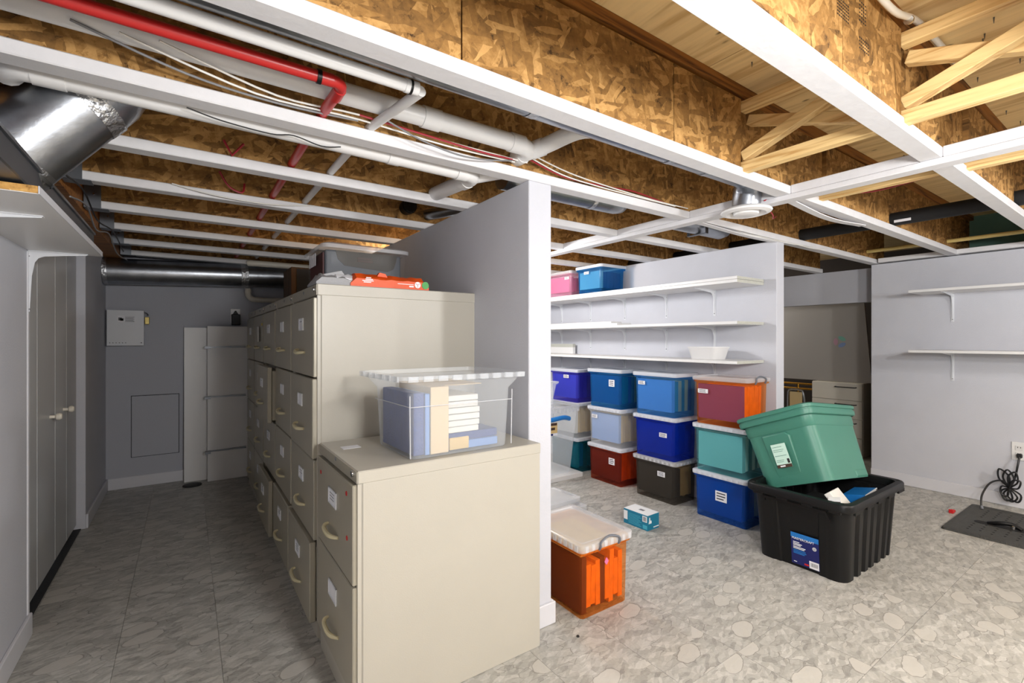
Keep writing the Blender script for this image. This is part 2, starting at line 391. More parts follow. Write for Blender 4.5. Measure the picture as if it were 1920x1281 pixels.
# left wall with the closet recess
wl = MB().box(XL-.14, XL, -2.7, 2.49, 0, 2.3).box(XL-.14, XL, 3.71, YB, 0, 2.3).box(XL-.14, XL, 2.49, 3.71, 1.62, 2.3).box(XL-.5, XL-.4, 2.3, 3.9, 0, 2.3)
wl = struct(wl.build('wall_left', 'wall_paint'), 'pale grey wall along the left of the aisle')
MB().box(XL-.005, XL+.004, 2.470, 2.492, 0, 1.44).build('corner_bead', 'baseboard_paint', wl, bevel=.003)
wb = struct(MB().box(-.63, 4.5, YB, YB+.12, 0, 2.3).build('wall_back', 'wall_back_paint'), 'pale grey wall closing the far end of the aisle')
wm = struct(MB().box(1.07, 1.18, 1.436, YB, 0, ZC).build('wall_partition', 'wall_paint', bevel=.003), 'pale grey stub partition behind the filing cabinets')
ws = struct(MB().box(2.96, 3.05, 1.445, YB, 0, ZC).build('wall_shelving', 'wall_paint', bevel=.003), 'pale grey partition carrying the long white shelves')
wr = struct(MB().box(XR, XR+.16, -2.7, 1.475, 0, ZC-.005).build('wall_right', 'wall_paint', bevel=.003), 'pale grey wall at the right with two short shelves')
wh = struct(MB().box(4.76, 4.86, 1.3, 4.55, 1.435, ZC).build('wall_header', 'wall_paint'), 'grey header over the opening to the back room')
wf = struct(MB().box(-.63, 4.7, -2.8, -2.7, 0, 2.3).build('wall_front', 'wall_paint'), 'pale grey wall behind the camera')
we = struct(MB().box(6.2, 6.3, -.5, 5.2, 0, 2.3).box(4.7, 6.3, -.5, -.4, 0, 2.3).box(3.05, 6.3, 4.56, 4.68, 0, 2.3).build('wall_far_room', 'dark_wall'), 'dark wall of the room beyond the opening')
wg = struct(MB().box(4.96, 5.06, -2.7, 1.10, 1.2, 2.3).box(5.03, 5.1, 1.02, 1.14, 1.7, 2.06).build('wall_foundation', 'green_foam'), 'green insulated foundation above the right wall')
# baseboards
def bb(name, x0, x1, y0, y1): return struct(MB().box(x0, x1, y0, y1, 0, .078).box(x0, x1, y0, y1, .0, .07).build(name, 'baseboard_paint', bevel=.003), 'low pale baseboard strip')
struct(MB().box(XL, XL+.012, -2.7, 2.49, 0, .085).build('baseboard_left', 'baseboard_paint', bevel=.003), 'pale baseboard of the left wall before the closet')
struct(MB().box(XL, XL+.012, 3.71, YB, 0, .085).build('baseboard_left_far', 'baseboard_paint', bevel=.003), 'pale baseboard of the left wall past the closet')
struct(MB().box(XL+.012, 1.07, YB-.012, YB, 0, .085).build('baseboard_back', 'baseboard_paint', bevel=.003), 'pale baseboard at the end of the aisle')
struct(MB().box(1.06, 1.194, 1.424, 1.436, 0, .085).box(1.18, 1.194, 1.436, YB, 0, .085).build('baseboard_partition', 'baseboard_paint', bevel=.003), 'pale baseboard wrapping the end of the stub partition')
struct(MB().box(2.948, 2.96, 1.433, YB, 0, .085).box(2.948, 3.05, 1.433, 1.445, 0, .085).build('baseboard_shelving', 'baseboard_paint', bevel=.003), 'pale baseboard under the long shelves')
struct(MB().box(XR-.012, XR, -2.7, 1.475, 0, .085).build('baseboard_right', 'baseboard_paint', bevel=.003), 'pale baseboard of the right wall')
# subfloor sheets
ce = struct(MB().box(-1.2, 6.4, -2.8, 5.2, 2.085, 2.12).build('ceiling', 'plywood'), 'bare plywood subfloor above the joists')
for i, x in enumerate((-.95, 1.49, 3.93)):
    for j in range(4):
        y = -1.4+1.22*j
        MB().box(x+.002+(.0), x+2.438, y+.001, y+1.219, 2.058, 2.085).build('plywood_sheet', 'plywood', ce)
nl = MB()
for k in range(160):
    x, y = random.uniform(.6, 3.8), random.choice((.27, .74, 1.2, .33, .68))+random.uniform(-.12, .12)
    nl.lathe([(.0025, 2.058), (.0006, 2.040)], 5, 'z', (x, y, 0))
no = nl.build('nail_point', 'galv_dark', ce); no['kind'] = 'stuff'

# ------------------------------------------------------------------ joists
JY = [.475+.479*(k-1) for k in range(-1, 10)]         # near edge of each bottom flange
ORD = ['two bays behind the camera side', 'directly overhead, nearest the viewer', 'second from the viewer, crossing the top right corner',
       'third from the viewer, with the silver duct hugging it', 'fourth from the viewer, over the end of the stub partition',
       'fifth from the viewer, just past the big round duct', 'sixth from the viewer, over the nearest filing cabinets',
       'seventh from the viewer, over the middle of the aisle', 'eighth from the viewer, toward the back of the aisle',
       'ninth from the viewer, second from the aisle end', 'last before the end wall of the aisle']
for k, y in enumerate(JY):
    t = thing('floor_joist', 'white-bottomed strand-board I-joist '+ORD[k], 'joist', (0, y+.03, ZC), group='floor joists overhead')
    x0, x1 = (-.485 if k < 5 else -.385), 4.94 if k < 4 else 4.75
    n = 14; rng = random.Random(k)
    MB().box(x0, x1, -.03, .03, 0, .035).build('bottom_flange', 'joist_paint', t, bevel=.003)
    MB().box(x0, x1, -.006, .006, .033, .305).build('web', 'osb', t)
    MB().box(x0, x1, -.03, .03, .303, .337).build('top_flange', 'flange_raw', t)
    if k in (1, 2, 3):      # doubled strand-board filler on the web near the viewer
        for a, b in ((-.3, .52), (.524, 1.30), (1.304, 1.70)):
            MB().box(a, b, -.024, -.0062, .036, .29).build('filler_panel', 'osb', t)
        MB().box(2.42, 3.2, -.024, -.0062, .036, .29).build('filler_panel', 'osb', t)
    if k >= 5:
        MB().box(-.385, -.30, -.034, .034, -.004, -.001).box(-.385, -.325, -.037, -.031, -.004, .26).box(-.385, -.325, .031, .037, -.004, .26).build('joist_hanger', 'galv_dark', t)
        MB().lathe([(.006, -.033), (.004, -.040)], 8, 'y', (-.35, -.003, .06)).lathe([(.006, -.033), (.004, -.040)], 8, 'y', (-.35, -.003, .17)).build('hanger_nail', 'chrome', t)
# beam that carries the hangers
b_ = MB().box(-.48, -.39, 1.60, YB, 1.70, 2.055).build('carrying_beam', 'flange_raw'); tag(b_, 'brown wooden beam carrying the joist hangers along the left wall', 'beam')
# strap and blocks across the joists
strap = tag(MB().box(2.065, 2.125, -.6, 3.3, 1.698, 1.7195).build('cross_strap', 'joist_paint', bevel=.002), 'long white strap nailed across the undersides of the joists', 'board')
for k in range(1, 6):
    a, b = JY[k]+.061, JY[k+1]-.001
    lab = ['between the overhead joist and the next', 'meeting the joist at the top right corner', 'beside the round ceiling register', 'above the alcove, past the register', 'deep in the alcove above the top shelf'][k-1]
    tag(MB().box(2.068, 2.106, a, b, ZC, ZC+.036).build('white_blocking', 'joist_paint', bevel=.002), 'white wooden block '+lab, 'block', 'white blocks between joists')
tp = tag(MB().box(XR-.03, XR+.06, .52, 1.42, ZC+.003, ZC+.036).build('top_plate', 'joist_paint', bevel=.002), 'white plate lying along the top of the right wall', 'board')
def sag_trim(y, x0, x1, dz, lab):
    t = MB(); n = 14; rr = []
    for i in range(n+1):
        f = i/n; x = x0+(x1-x0)*f; z = ZC-.003-dz*math.sin(math.pi*f)**1.3
        rr.append([(x,y-.016,z-.002),(x,y+.016,z-.002),(x,y+.016,z+.002),(x,y-.016,z+.002)])
    return tag(t.loft(rr).build('trim_strip', 'joist_paint', smooth=True), lab, 'strip')
sag_trim(JY[3]+.045, 2.13, 2.95, .022, 'thin white strip sagging under the joist right of the register')
sag_trim(JY[4]+.02, 2.13, 3.2, .012, 'thin white strip sagging under the joist above the long shelves end')
j1 = [o for o in bpy.data.objects if o.name.startswith('floor_joist')][2]
m = MB()
for (sx, sz, nx, nz, st) in ((1.16,.215,9,5,.011), (1.27,.165,7,6,.010), (1.40,.13,6,4,.011), (1.40,.20,4,6,.012)):
    for i in range(nx):
        for q in range(nz):
            m.box(sx+st*i, sx+st*i+.006, -.0246, -.0241, sz+st*.8*q, sz+st*.8*q+.003)
m.build('ink_stamp', 'print_black', j1)['kind'] = 'stuff'
# pine bracing between joists
def bracing(x, k, lab, full=True):
    a, b = JY[k]+.055, JY[k+1]+.012
    t = thing('joist_bracing', lab, 'bracing', (x, 0, 0), group='pine bracing between joists')
    MB().box(0, .038, a, b, ZC+.018, ZC+.056).build('bottom_chord', 'pine_y', t, bevel=.002)
    if full:
        MB().box(0, .038, a, b, ZC+.245, ZC+.283).build('top_chord', 'pine_y', t, bevel=.002)
        MB().bar((.019, b-.005, ZC+.078), (.019, a+.01, ZC+.226), .036, .036, (0,0,1)).build('diagonal', 'pine_y', t, bevel=.002)
        MB().bar((.060, b-.005, ZC+.226), (.060, a+.01, ZC+.078), .036, .036, (0,0,1)).build('diagonal', 'pine_y', t, bevel=.002)
bracing(1.705, 1, 'pale pine cross bracing in the bay at the top right corner')
bracing(1.705, 2, 'pale pine cross bracing just left of the white joist crossing the top right')
bracing(2.33, 2, 'single pine brace right of the white strap, in the near bay', False)
bracing(2.36, 1, 'single pine brace at the right edge, behind the white strap', False)

# ------------------------------------------------------------------ ducts and pipes
def rings(o, mb_pts, r, m_, name): MB().tube(mb_pts, r, 20, False).build(name, m_, o, smooth=True)
tr = thing('trunk_duct', 'flat dark sheet-metal trunk duct lying above the left wall shelf', 'duct')
MB().box(-.485, -.305, -1.2, 2.50, 1.472, 1.532).build('duct_body', 'galv_dark', tr, bevel=.003)
MB().box(-.487, -.300, 1.0, 2.50, 1.530, 1.538).build('duct_seam', 'galv', tr)
tk = thing('takeoff_duct', 'fat round galvanised duct rising from the trunk at upper left', 'duct')
MB().tube([(-.415,1.705,1.53), (-.39,1.705,1.565), (-.245,1.705,1.745), (-.20,1.705,1.80), (-.15,1.705,1.90), (-.14,1.705,2.05)], .104, 28).build('pipe', 'galv', tk, smooth=True)
MB().tube([(-.402,1.705,1.548), (-.368,1.705,1.594)], .1055, 28, False).build('tape_band', 'foil_tape', tk, smooth=True)
MB().tube([(-.245,1.705,1.745), (-.215,1.705,1.778)], .1055, 28, False).build('tape_band', 'foil_tape', tk, smooth=True)
MB().tube([(-.382,1.705,1.574), (-.377,1.705,1.581)], .108, 28, False).build('seam_bead', 'galv', tk, smooth=True)

def pipe(name, pts, r, m_, label, cat='pipe', couplers=(), cm=None, n=14):
    t = thing(name, label, cat)
    MB().tube(pts, r, n).build('pipe_run', m_, t, smooth=True)
    for a, b in couplers: MB().tube([a, b], r*1.11, n).build('coupling', cm or m_, t, smooth=True)
    return t
def arc(c, r, a0, a1, u, v, n=6):
    c, u, v = Vector(c), Vector(u), Vector(v)
    return [c+u*(r*math.cos(R(a0+(a1-a0)*k/n)))+v*(r*math.sin(R(a0+(a1-a0)*k/n))) for k in range(n+1)]
# large drain above the fourth joist
pipe('drain_pipe', [(-.485,1.36,1.806), (.985,1.36,1.804)]+arc((.985,1.40,1.80), .04, -90, 0, (1,0,0), (0,1,0), 5)+[(1.025,1.47,1.797)], .030, 'pvc',
     'white plastic drain pipe running under the red pipe', couplers=[((.60,1.36,1.8045),(.66,1.36,1.804)), ((.93,1.36,1.804),(.985,1.36,1.804)), ((1.025,1.41,1.80),(1.025,1.45,1.80))])
pipe('drain_branch', smooth_path([(1.03,1.40,1.80), (1.07,1.33,1.815), (1.14,1.24,1.85), (1.22,1.19,1.86), (1.30,1.14,1.885)], 4), .029, 'pvc',
     'white plastic elbow branching from the drain toward the silver duct', couplers=[((1.045,1.378,1.806),(1.066,1.34,1.813)), ((1.22,1.19,1.86),(1.25,1.17,1.868))])
pipe('vent_pipe', arc((-.30,1.60,1.745), .05, 180, 270, (1,0,0), (0,1,0), 5)+[(-.25,1.552,1.746), (.86,1.552,1.738)]+arc((.86,1.60,1.738), .048, -90, 0, (1,0,0), (0,1,0), 5)+[(.908,1.92,1.76)], .030, 'pvc',
     'white plastic pipe tucked under the fourth joist above the round duct', couplers=[((-.30,1.552,1.746),(-.24,1.552,1.746)), ((.56,1.552,1.741),(.60,1.552,1.741)), ((.82,1.552,1.738),(.862,1.552,1.738)), ((.908,1.62,1.74),(.908,1.66,1.742))])
pipe('vent_branch', [(.908,1.60,1.745), (1.04,1.52,1.775), (1.3,1.50,1.80)], .028, 'pvc', 'white plastic branch from the pipe beside the partition end')
pipe('sprinkler_pipe', [(-.485,1.22,1.757), (.30,1.22,1.757)]+arc((.30,1.245,1.757), .025, -90, 0, (1,0,0), (0,1,0), 5)+[(.325,1.45,1.771), (.325,4.45,1.778)], .0145, 'red_pipe',
     'red sprinkler pipe turning to run through the joists down the aisle', couplers=[((.27,1.22,1.757),(.30,1.22,1.757)), ((.325,1.25,1.757),(.325,1.30,1.757))])
MB().tube([(.262,1.22,1.757),(.272,1.22,1.757)], .0175, 14).build('pipe_clamp', 'black_plastic', bpy.data.objects['sprinkler_pipe'], smooth=True)
pipe('conduit_pipe', [(-.485,1.125,1.750), (.475,1.125,1.750)], .0155, 'pvc', 'long thin white pipe lying beside the silver duct at the top', couplers=[((.45,1.125,1.750),(.485,1.125,1.750))])
MB().tube([(.462,1.125,1.750),(.468,1.125,1.750)], .0185, 14).build('pipe_clamp', 'black_plastic', bpy.data.objects['conduit_pipe'], smooth=True)
pipe('water_pipe', [(.496,1.128,1.750), (.465,1.45,1.766), (.463,4.3,1.780)], .0135, 'pvc', 'thin white water pipe running through the joists beside the red one')
pipe('gas_pipe', [(4.37,-.4,1.80), (4.37,1.45,1.80)], .013, 'pvc_yellow', 'thin yellow pipe in front of the green foundation')
pipe('insulated_pipe', [(3.30,-.6,1.795), (3.30,4.4,1.795)], .037, 'black_foam', 'black foam-wrapped pipe crossing the joists at the right')
MB().box(3.262,3.2635,.88,.955,1.768,1.782).build('pipe_label', 'card_white', bpy.data.objects['insulated_pipe'])
pipe('drain_stub', [(.97,2.34,1.82), (.97,2.60,1.82)], .036, 'black_plastic', 'black drain fitting poking through a joist near the partition', couplers=[((.97,2.355,1.82),(.97,2.385,1.82))])
pipe('duct_stub', [(1.09,2.40,1.80), (1.22,2.10,1.80)], .03, 'galv', 'short silver pipe stub beside the black drain fitting', 'duct')
sd = thing('supply_duct', 'long silver supply duct tucked beside the third joist', 'duct')
MB().tube([(-.485,1.075,1.803), (2.02,1.075,1.803)], .052, 24).build('pipe', 'galv', sd, smooth=True)
for x in (.80, 1.42, 1.64): MB().tube([(x,1.075,1.803), (x+.03,1.075,1.803)], .0535, 24, False).build('tape_band', 'foil_tape', sd, smooth=True)
MB().tube([(1.93,1.075,1.803), (1.985,1.085,1.795), (2.02,1.11,1.765), (2.025,1.12,1.70)], [.053,.056,.058,.058], 24).build('boot', 'galv', sd, smooth=True)
rg = thing('ceiling_register', 'round white ceiling register under the silver duct boot', 'vent', (2.026, 1.12, 1.664))
MB().lathe([(.052,.034), (.062,.030), (.098,.020), (.104,.012), (.100,.006), (.080,.0), (.076,.004), (.060,.012), (.056,.016)], 32).build('flange', 'white_melamine', rg, smooth=True)
MB().lathe([(.054,.010), (.050,-.002), (.040,-.006), (.0,-.006)], 32).build('damper_disc', 'white_melamine', rg, smooth=True)
rd = thing('return_duct', 'silver duct with a domed end under the fourth joist, right of the partition', 'duct')
MB().tube([(1.10,1.665,1.805), (1.72,1.665,1.805), (1.78,1.665,1.805), (1.82,1.675,1.81), (1.845,1.70,1.825), (1.85,1.73,1.85)], [.056,.056,.055,.05,.04,.02], 24).build('pipe', 'galv', rd, smooth=True)
MB().tube([(1.60,1.665,1.805), (1.625,1.665,1.805)], .0575, 24, False).build('tape_band', 'foil_tape', rd, smooth=True)
r2 = thing('flex_duct', 'silver duct end above the long shelves', 'duct')
MB().tube([(2.30,1.72,1.81), (2.80,1.72,1.81), (2.86,1.73,1.82), (2.88,1.74,1.84)], [.055,.055,.045,.02], 24).build('pipe', 'galv', r2, smooth=True)
MB().box(2.55,2.575,1.655,1.660,1.78,2.058).box(2.55,2.575,1.780,1.785,1.78,2.058).box(2.55,2.575,1.655,1.785,1.750,1.754).box(2.55,2.575,1.655,1.660,1.754,1.78).box(2.55,2.575,1.780,1.785,1.754,1.78).build('hanger_strap', 'galv_dark', r2)
# duct and pipes at the end of the aisle
ad = thing('aisle_duct', 'long horizontal galvanised duct across the end of the aisle', 'duct')
MB().tube([(-.486,4.40,1.602), (.78,4.40,1.652)], .094, 28).build('pipe', 'galv', ad, smooth=True)
MB().tube([(.36,4.40,1.6355), (.41,4.40,1.6375)], .0952, 28, False).build('tape_band', 'foil_tape', ad, smooth=True)
MB().tube([(-.488,4.40,1.602), (-.462,4.40,1.603)], .0965, 28, False).build('collar', 'foil_tape', ad, smooth=True)
pipe('aisle_vent', [(.40,4.27,1.722), (.42,4.262,1.722), (.45,4.255,1.722), (.52,4.25,1.722), (1.04,4.25,1.722)], .024, 'pvc_cream', 'cream plastic pipe above the aisle duct')
pipe('aisle_trap', [(.42,4.47,1.538), (.42,4.47,1.50)]+arc((.47,4.47,1.50), .05, 180, 270, (1,0,0), (0,0,1), 5)+[(.70,4.47,1.45)], .022, 'pvc_cream', 'cream plastic elbow below the aisle duct', couplers=[((.42,4.47,1.525),(.42,4.47,1.505))])

# ------------------------------------------------------------------ wires
def wire(pts, r, m_, label, n=6, sub=5, name='cable'):
    return tag(MB().tube(smooth_path(pts, sub), r, n).build(name, m_, smooth=True), label, 'cable')
wire([(-.05,1.30,1.772), (.2,1.395,1.765), (.42,1.40,1.775), (.72,1.41,1.77), (1.05,1.42,1.775)], .0028, 'wire_white', 'white cable running just below the drain pipe')
wire([(-.12,1.32,1.775), (.15,1.40,1.758), (.42,1.41,1.766), (.72,1.42,1.76), (1.0,1.43,1.77)], .0028, 'wire_white', 'lower white cable sagging under the drain pipe')
wire([(-.2,1.33,1.778), (.0,1.40,1.762), (.2,1.41,1.752), (.42,1.415,1.764)], .003, 'wire_grey', 'grey cable drooping below the drain at upper left')
wire([(.42,1.40,1.775), (.62,1.40,1.768), (.85,1.41,1.765), (1.0,1.42,1.775)], .0034, 'wire_red', 'dark red cable along the drain pipe')
wire([(.50,1.38,1.77), (.60,1.37,1.735), (.74,1.38,1.722), (.86,1.39,1.735), (.98,1.42,1.768)], .0028, 'wire_grey', 'grey cable drooping in front of the fourth joist')
wire([(1.06,1.40,1.80), (1.25,1.41,1.775), (1.5,1.42,1.765), (1.8,1.425,1.76), (2.05,1.43,1.765)], .0026, 'wire_white', 'white cable right of the drain elbow, upper of two')
wire([(1.05,1.41,1.795), (1.22,1.42,1.765), (1.42,1.425,1.758), (1.7,1.427,1.757), (1.95,1.43,1.76)], .0026, 'wire_white', 'white cable right of the drain elbow, lower of two')
wire([(1.06,1.42,1.79), (1.25,1.43,1.762), (1.5,1.43,1.77), (1.66,1.43,1.778), (1.9,1.43,1.76)], .0032, 'wire_red', 'dark red cable right of the drain elbow')
wire([(.0,1.49,1.716), (.08,1.515,1.712), (.20,1.52,1.708), (.26,1.51,1.714), (.34,1.52,1.705), (.40,1.53,1.72)], .0018, 'wire_black', 'thin black wire looping below the fourth joist')
wire([(-.05,2.38,1.752), (.1,2.37,1.728), (.3,2.37,1.723), (.5,2.385,1.75)], .003, 'wire_white', 'white cable drooping between the sixth joist and its neighbour')
wire([(-.30,2.0,1.56), (-.30,2.3,1.60), (-.31,2.6,1.57), (-.30,2.9,1.61), (-.31,3.3,1.58), (-.30,3.7,1.60)], .003, 'wire_grey', 'grey cable along the edge of the trunk duct')
wire([(-.295,1.9,1.60), (-.295,2.2,1.63), (-.30,2.55,1.60), (-.295,3.0,1.64), (-.30,3.5,1.62)], .003, 'wire_black', 'black cable above the trunk duct edge')
wire([(2.06,1.06,1.715), (2.10,1.02,1.73), (2.12,.99,1.745)], .0028, 'wire_red', 'short red wire at the round register')
wire([(2.08,1.10,1.70), (2.18,1.10,1.70), (2.26,1.12,1.695), (2.34,1.16,1.70), (2.45,1.20,1.735)], .0028, 'wire_red', 'red wire trailing right from the round register')
wire([(2.50,.957,1.80), (2.60,.84,1.795), (2.72,.68,1.835), (2.80,.517,1.85)], .0035, 'wire_red', 'red wire crossing the bay at the right')
wire([(2.33,1.44,1.73), (2.6,1.46,1.722), (2.9,1.44,1.716), (3.3,1.43,1.722), (3.5,1.44,1.735)], .0026, 'wire_white', 'white cable hanging above the long shelves end')
wire([(2.4,1.46,1.728), (2.8,1.45,1.712), (3.1,1.44,1.72), (3.4,1.42,1.712), (3.6,1.43,1.735)], .0026, 'wire_white', 'second white cable crossing it above the long shelves end')
cj = thing('armoured_conduit', 'white flexible conduit running along the top of the joist at upper right', 'conduit')
MB().tube(smooth_path([(1.0,.455,2.0), (1.35,.452,1.985), (1.55,.452,1.985), (1.76,.452,2.03), (2.2,.45,2.035)], 5), .0085, 10).build('conduit', 'pvc_cream', cj, smooth=True)
MB().tube([(1.655,.452,2.003), (1.665,.452,2.006)], .0115, 10).build('conduit_clip', 'chrome', cj, smooth=True)
rl = thing('red_loop', 'small red wire loop hanging between two joists near the aisle start', 'cable')
MB().tube([(.105,1.90,1.80), (.13,1.90,1.752), (.165,1.90,1.80)], .0045, 6).build('wire_strand', 'wire_red', rl, smooth=True)
rl2 = thing('red_loop', 'second red wire loop hanging one joist further along', 'cable')
MB().tube(smooth_path([(.115,2.36,1.83), (.15,2.37,1.775), (.20,2.375,1.758), (.21,2.38,1.80)], 4), .0045, 6).build('wire_strand', 'wire_red', rl2, smooth=True)

# ------------------------------------------------------------------ left wall: shelf, closet doors
sl = thing('wall_shelf', 'deep white melamine shelf high on the left wall with raw chip edge', 'shelf', (0,0,0))
MB().box(XL, -.28, 1.515, 2.505, 1.447, 1.465).build('board', 'white_melamine', sl)
MB().box(XL, -.282, 1.512, 1.515, 1.4485, 1.4648).build('raw_edge', 'osb_edge', sl)
MB().box(-.281, -.279, 1.512, 2.505, 1.4468, 1.4655).build('edge_band', 'baseboard_paint', sl)
def bracket(parent, y, z, x_wall, sgn, arm, drop, name='bracket'):
    """pressed steel L bracket: wall leg, shelf arm, rounded web"""
    m = MB(); a = sgn
    m.box(min(x_wall, x_wall+a*.003), max(x_wall, x_wall+a*.003), y-.009, y+.009, z-drop, z)
    m.box(min(x_wall, x_wall+a*arm), max(x_wall, x_wall+a*arm), y-.009, y+.009, z-.003, z)
    prof = [(0,-drop*.96), (.006,-drop*.96), (.012,-drop*.4), (.020,-.045), (.030,-.028), (.045,-.020), (arm*.6,-.012), (arm*.98,-.005), (arm*.98,0), (0,0)]
    m.prism([(x_wall+a*px, y-.0025, z+pz) for px, pz in prof], (0,.005,0))
    o = m.build(name, 'white_metal', parent)
    MB().lathe([(.004,0), (.003,a*.005)], 8, 'x', (x_wall+a*.002, y, z-.022)).lathe([(.004,0), (.003,a*.005)], 8, 'x', (x_wall+a*.002, y, z-drop*.92)).build('screw', 'print_grey', o)
    return o
bracket(sl, 2.48, 1.447, XL, 1, .17, .24)
bracket(sl, 1.78, 1.447, XL, 1, .17, .20)
dr = []
for i, (a, b) in enumerate(((2.46, 2.83), (2.834, 3.166), (3.170, 3.43), (3.434, 3.705))):
    d = struct(MB().box(XL-.075, XL-.04, a, b, .028, 1.6).build('door_%d' % (i+1), 'door_paint', bevel=.004), ['nearest leaf of the grey folding closet doors', 'grey folding closet door leaf with the nearer knob', 'grey folding closet door leaf with the farther knob', 'farthest leaf of the grey folding closet doors'][i], 'door')
    dr.append(d)
for d, y in ((dr[1], 3.06), (dr[2], 3.355)):
    MB().lathe([(.008,0), (.007,.018), (.015,.024), (.017,.034), (.012,.043), (0,.045)], 16, 'x', (XL-.04, y, .748)).build('knob', 'pvc_cream', d, smooth=True)
tag(MB().box(XL-.09, XL-.02, 2.47, 3.71, -.002, .004).build('door_track', 'black_rubber'), 'dark floor track under the folding closet doors', 'track')

# ------------------------------------------------------------------ end wall of the aisle
eb = thing('electrical_box', 'white sheet-metal alarm box with a sticker and padlock on the end wall', 'box', (-.37, YB, 1.2))
MB().box(-.106, .106, -.075, 0, -.13, .13).build('housing', 'white_metal', eb, bevel=.003)
MB().box(-.107, .107, -.079, -.0752, -.131, .131).build('lid', 'white_metal', eb, bevel=.002)
MB().box(-.045, .055, -.0805, -.0792, .045, .092).build('sticker', 'card_white', eb)
st = MB()
for k in range(5): st.box(-.041+.008*(k % 3), -.036+.008*(k % 3)+.006, -.0815, -.0806, .055+.011*(k//3), .064+.011*(k//3))
st.box(-.03, -.012, -.0815, -.0806, .052, .07)
for k in range(5): st.box(-.002, .050-.006*(k % 2), -.0815, -.0806, .05+.007*k, .0522+.007*k)
st.box(-.004, .053, -.0815, -.0806, .046, .047).box(-.004, .053, -.0815, -.0806, .0865, .0875)
st.build('sticker_print', 'print_black', eb)
hl = MB()
for k in range(6): hl.box(-.092+.018*k, -.087+.018*k, -.0805, -.0792, -.112, -.107)
hl.box(.088, .094, -.0805, -.0792, -.113, -.106); hl.build('vent_hole', 'print_black', eb)
MB().box(.110, .138, -.06, -.038, .03, .085).build('padlock', 'yellow_lock', eb, bevel=.003)
MB().tube(arc((.108,-.05,.095), .022, 0, 180, (1,0,0), (0,0,1), 8), .004, 6).build('shackle', 'galv_dark', eb, smooth=True)
ap = thing('access_panel', 'flush grey access panel low on the end wall', 'panel')
MB().box(-.345, -.048, YB-.003, YB-.0005, .224, .691).build('shadow_gap', 'black_rubber', ap)
MB().box(-.341, -.052, YB-.010, YB-.003, .228, .687).build('panel', 'wall_back_paint', ap, bevel=.002)
def lean_board(name, x0, x1, yb, yt, ht, label):
    t = thing(name, label, 'board')
    MB().loft([[(x0,yb,0),(x1,yb,0),(x1,yb+.016,0),(x0,yb+.016,0)], [(x0,yt,ht),(x1,yt,ht),(x1,yt+.016,ht),(x0,yt+.016,ht)]]).build('panel', 'white_melamine', t, bevel=.001)
    return t
lean_board('shelf_board', -.017, .30, 4.47, 4.515, 1.21, 'white shelf board leaning at the back, behind the bracketed one')
lb = lean_board('shelf_board', .135, .425, 4.395, 4.46, 1.222, 'white shelf board with three steel brackets leaning on the end wall')
for z in (1.055, .66, .235):
    y = 4.395+.065*z/1.222
    MB().box(.155, .40, y-.014, y-.001, z-.005, z+.005).box(.115, .155, y-.05, y-.001, z-.012, z+.006).bar((.155, y-.006, z), (.40, y-.003, z+.012), .003, .003).build('bracket', 'galv_dark', lb)
tag(MB().lathe([(.062,.0), (.062,.006), (.05,.010), (0,.010)], 28, 'z', (.035,4.35,0)).build('rubber_pad', 'black_rubber', smooth=True), 'flat black rubber disc on the floor by the leaning boards', 'disc')
ot = thing('wall_outlet', 'white outlet with a black charger on the end wall', 'outlet', (.335, YB, 1.31))
MB().box(-.035, .035, -.006, 0, -.06, .06).build('cover_plate', 'white_melamine', ot, bevel=.002)
MB().box(-.030, .032, -.05, -.006, -.075, .015).build('charger', 'black_plastic', ot, bevel=.004)
MB().prism([(-.02,-.02,.015),(.022,-.02,.015),(.004,-.02,.045),(-.004,-.02,.045)], (0,.012,0)).build('charger_tab', 'black_plastic', ot)

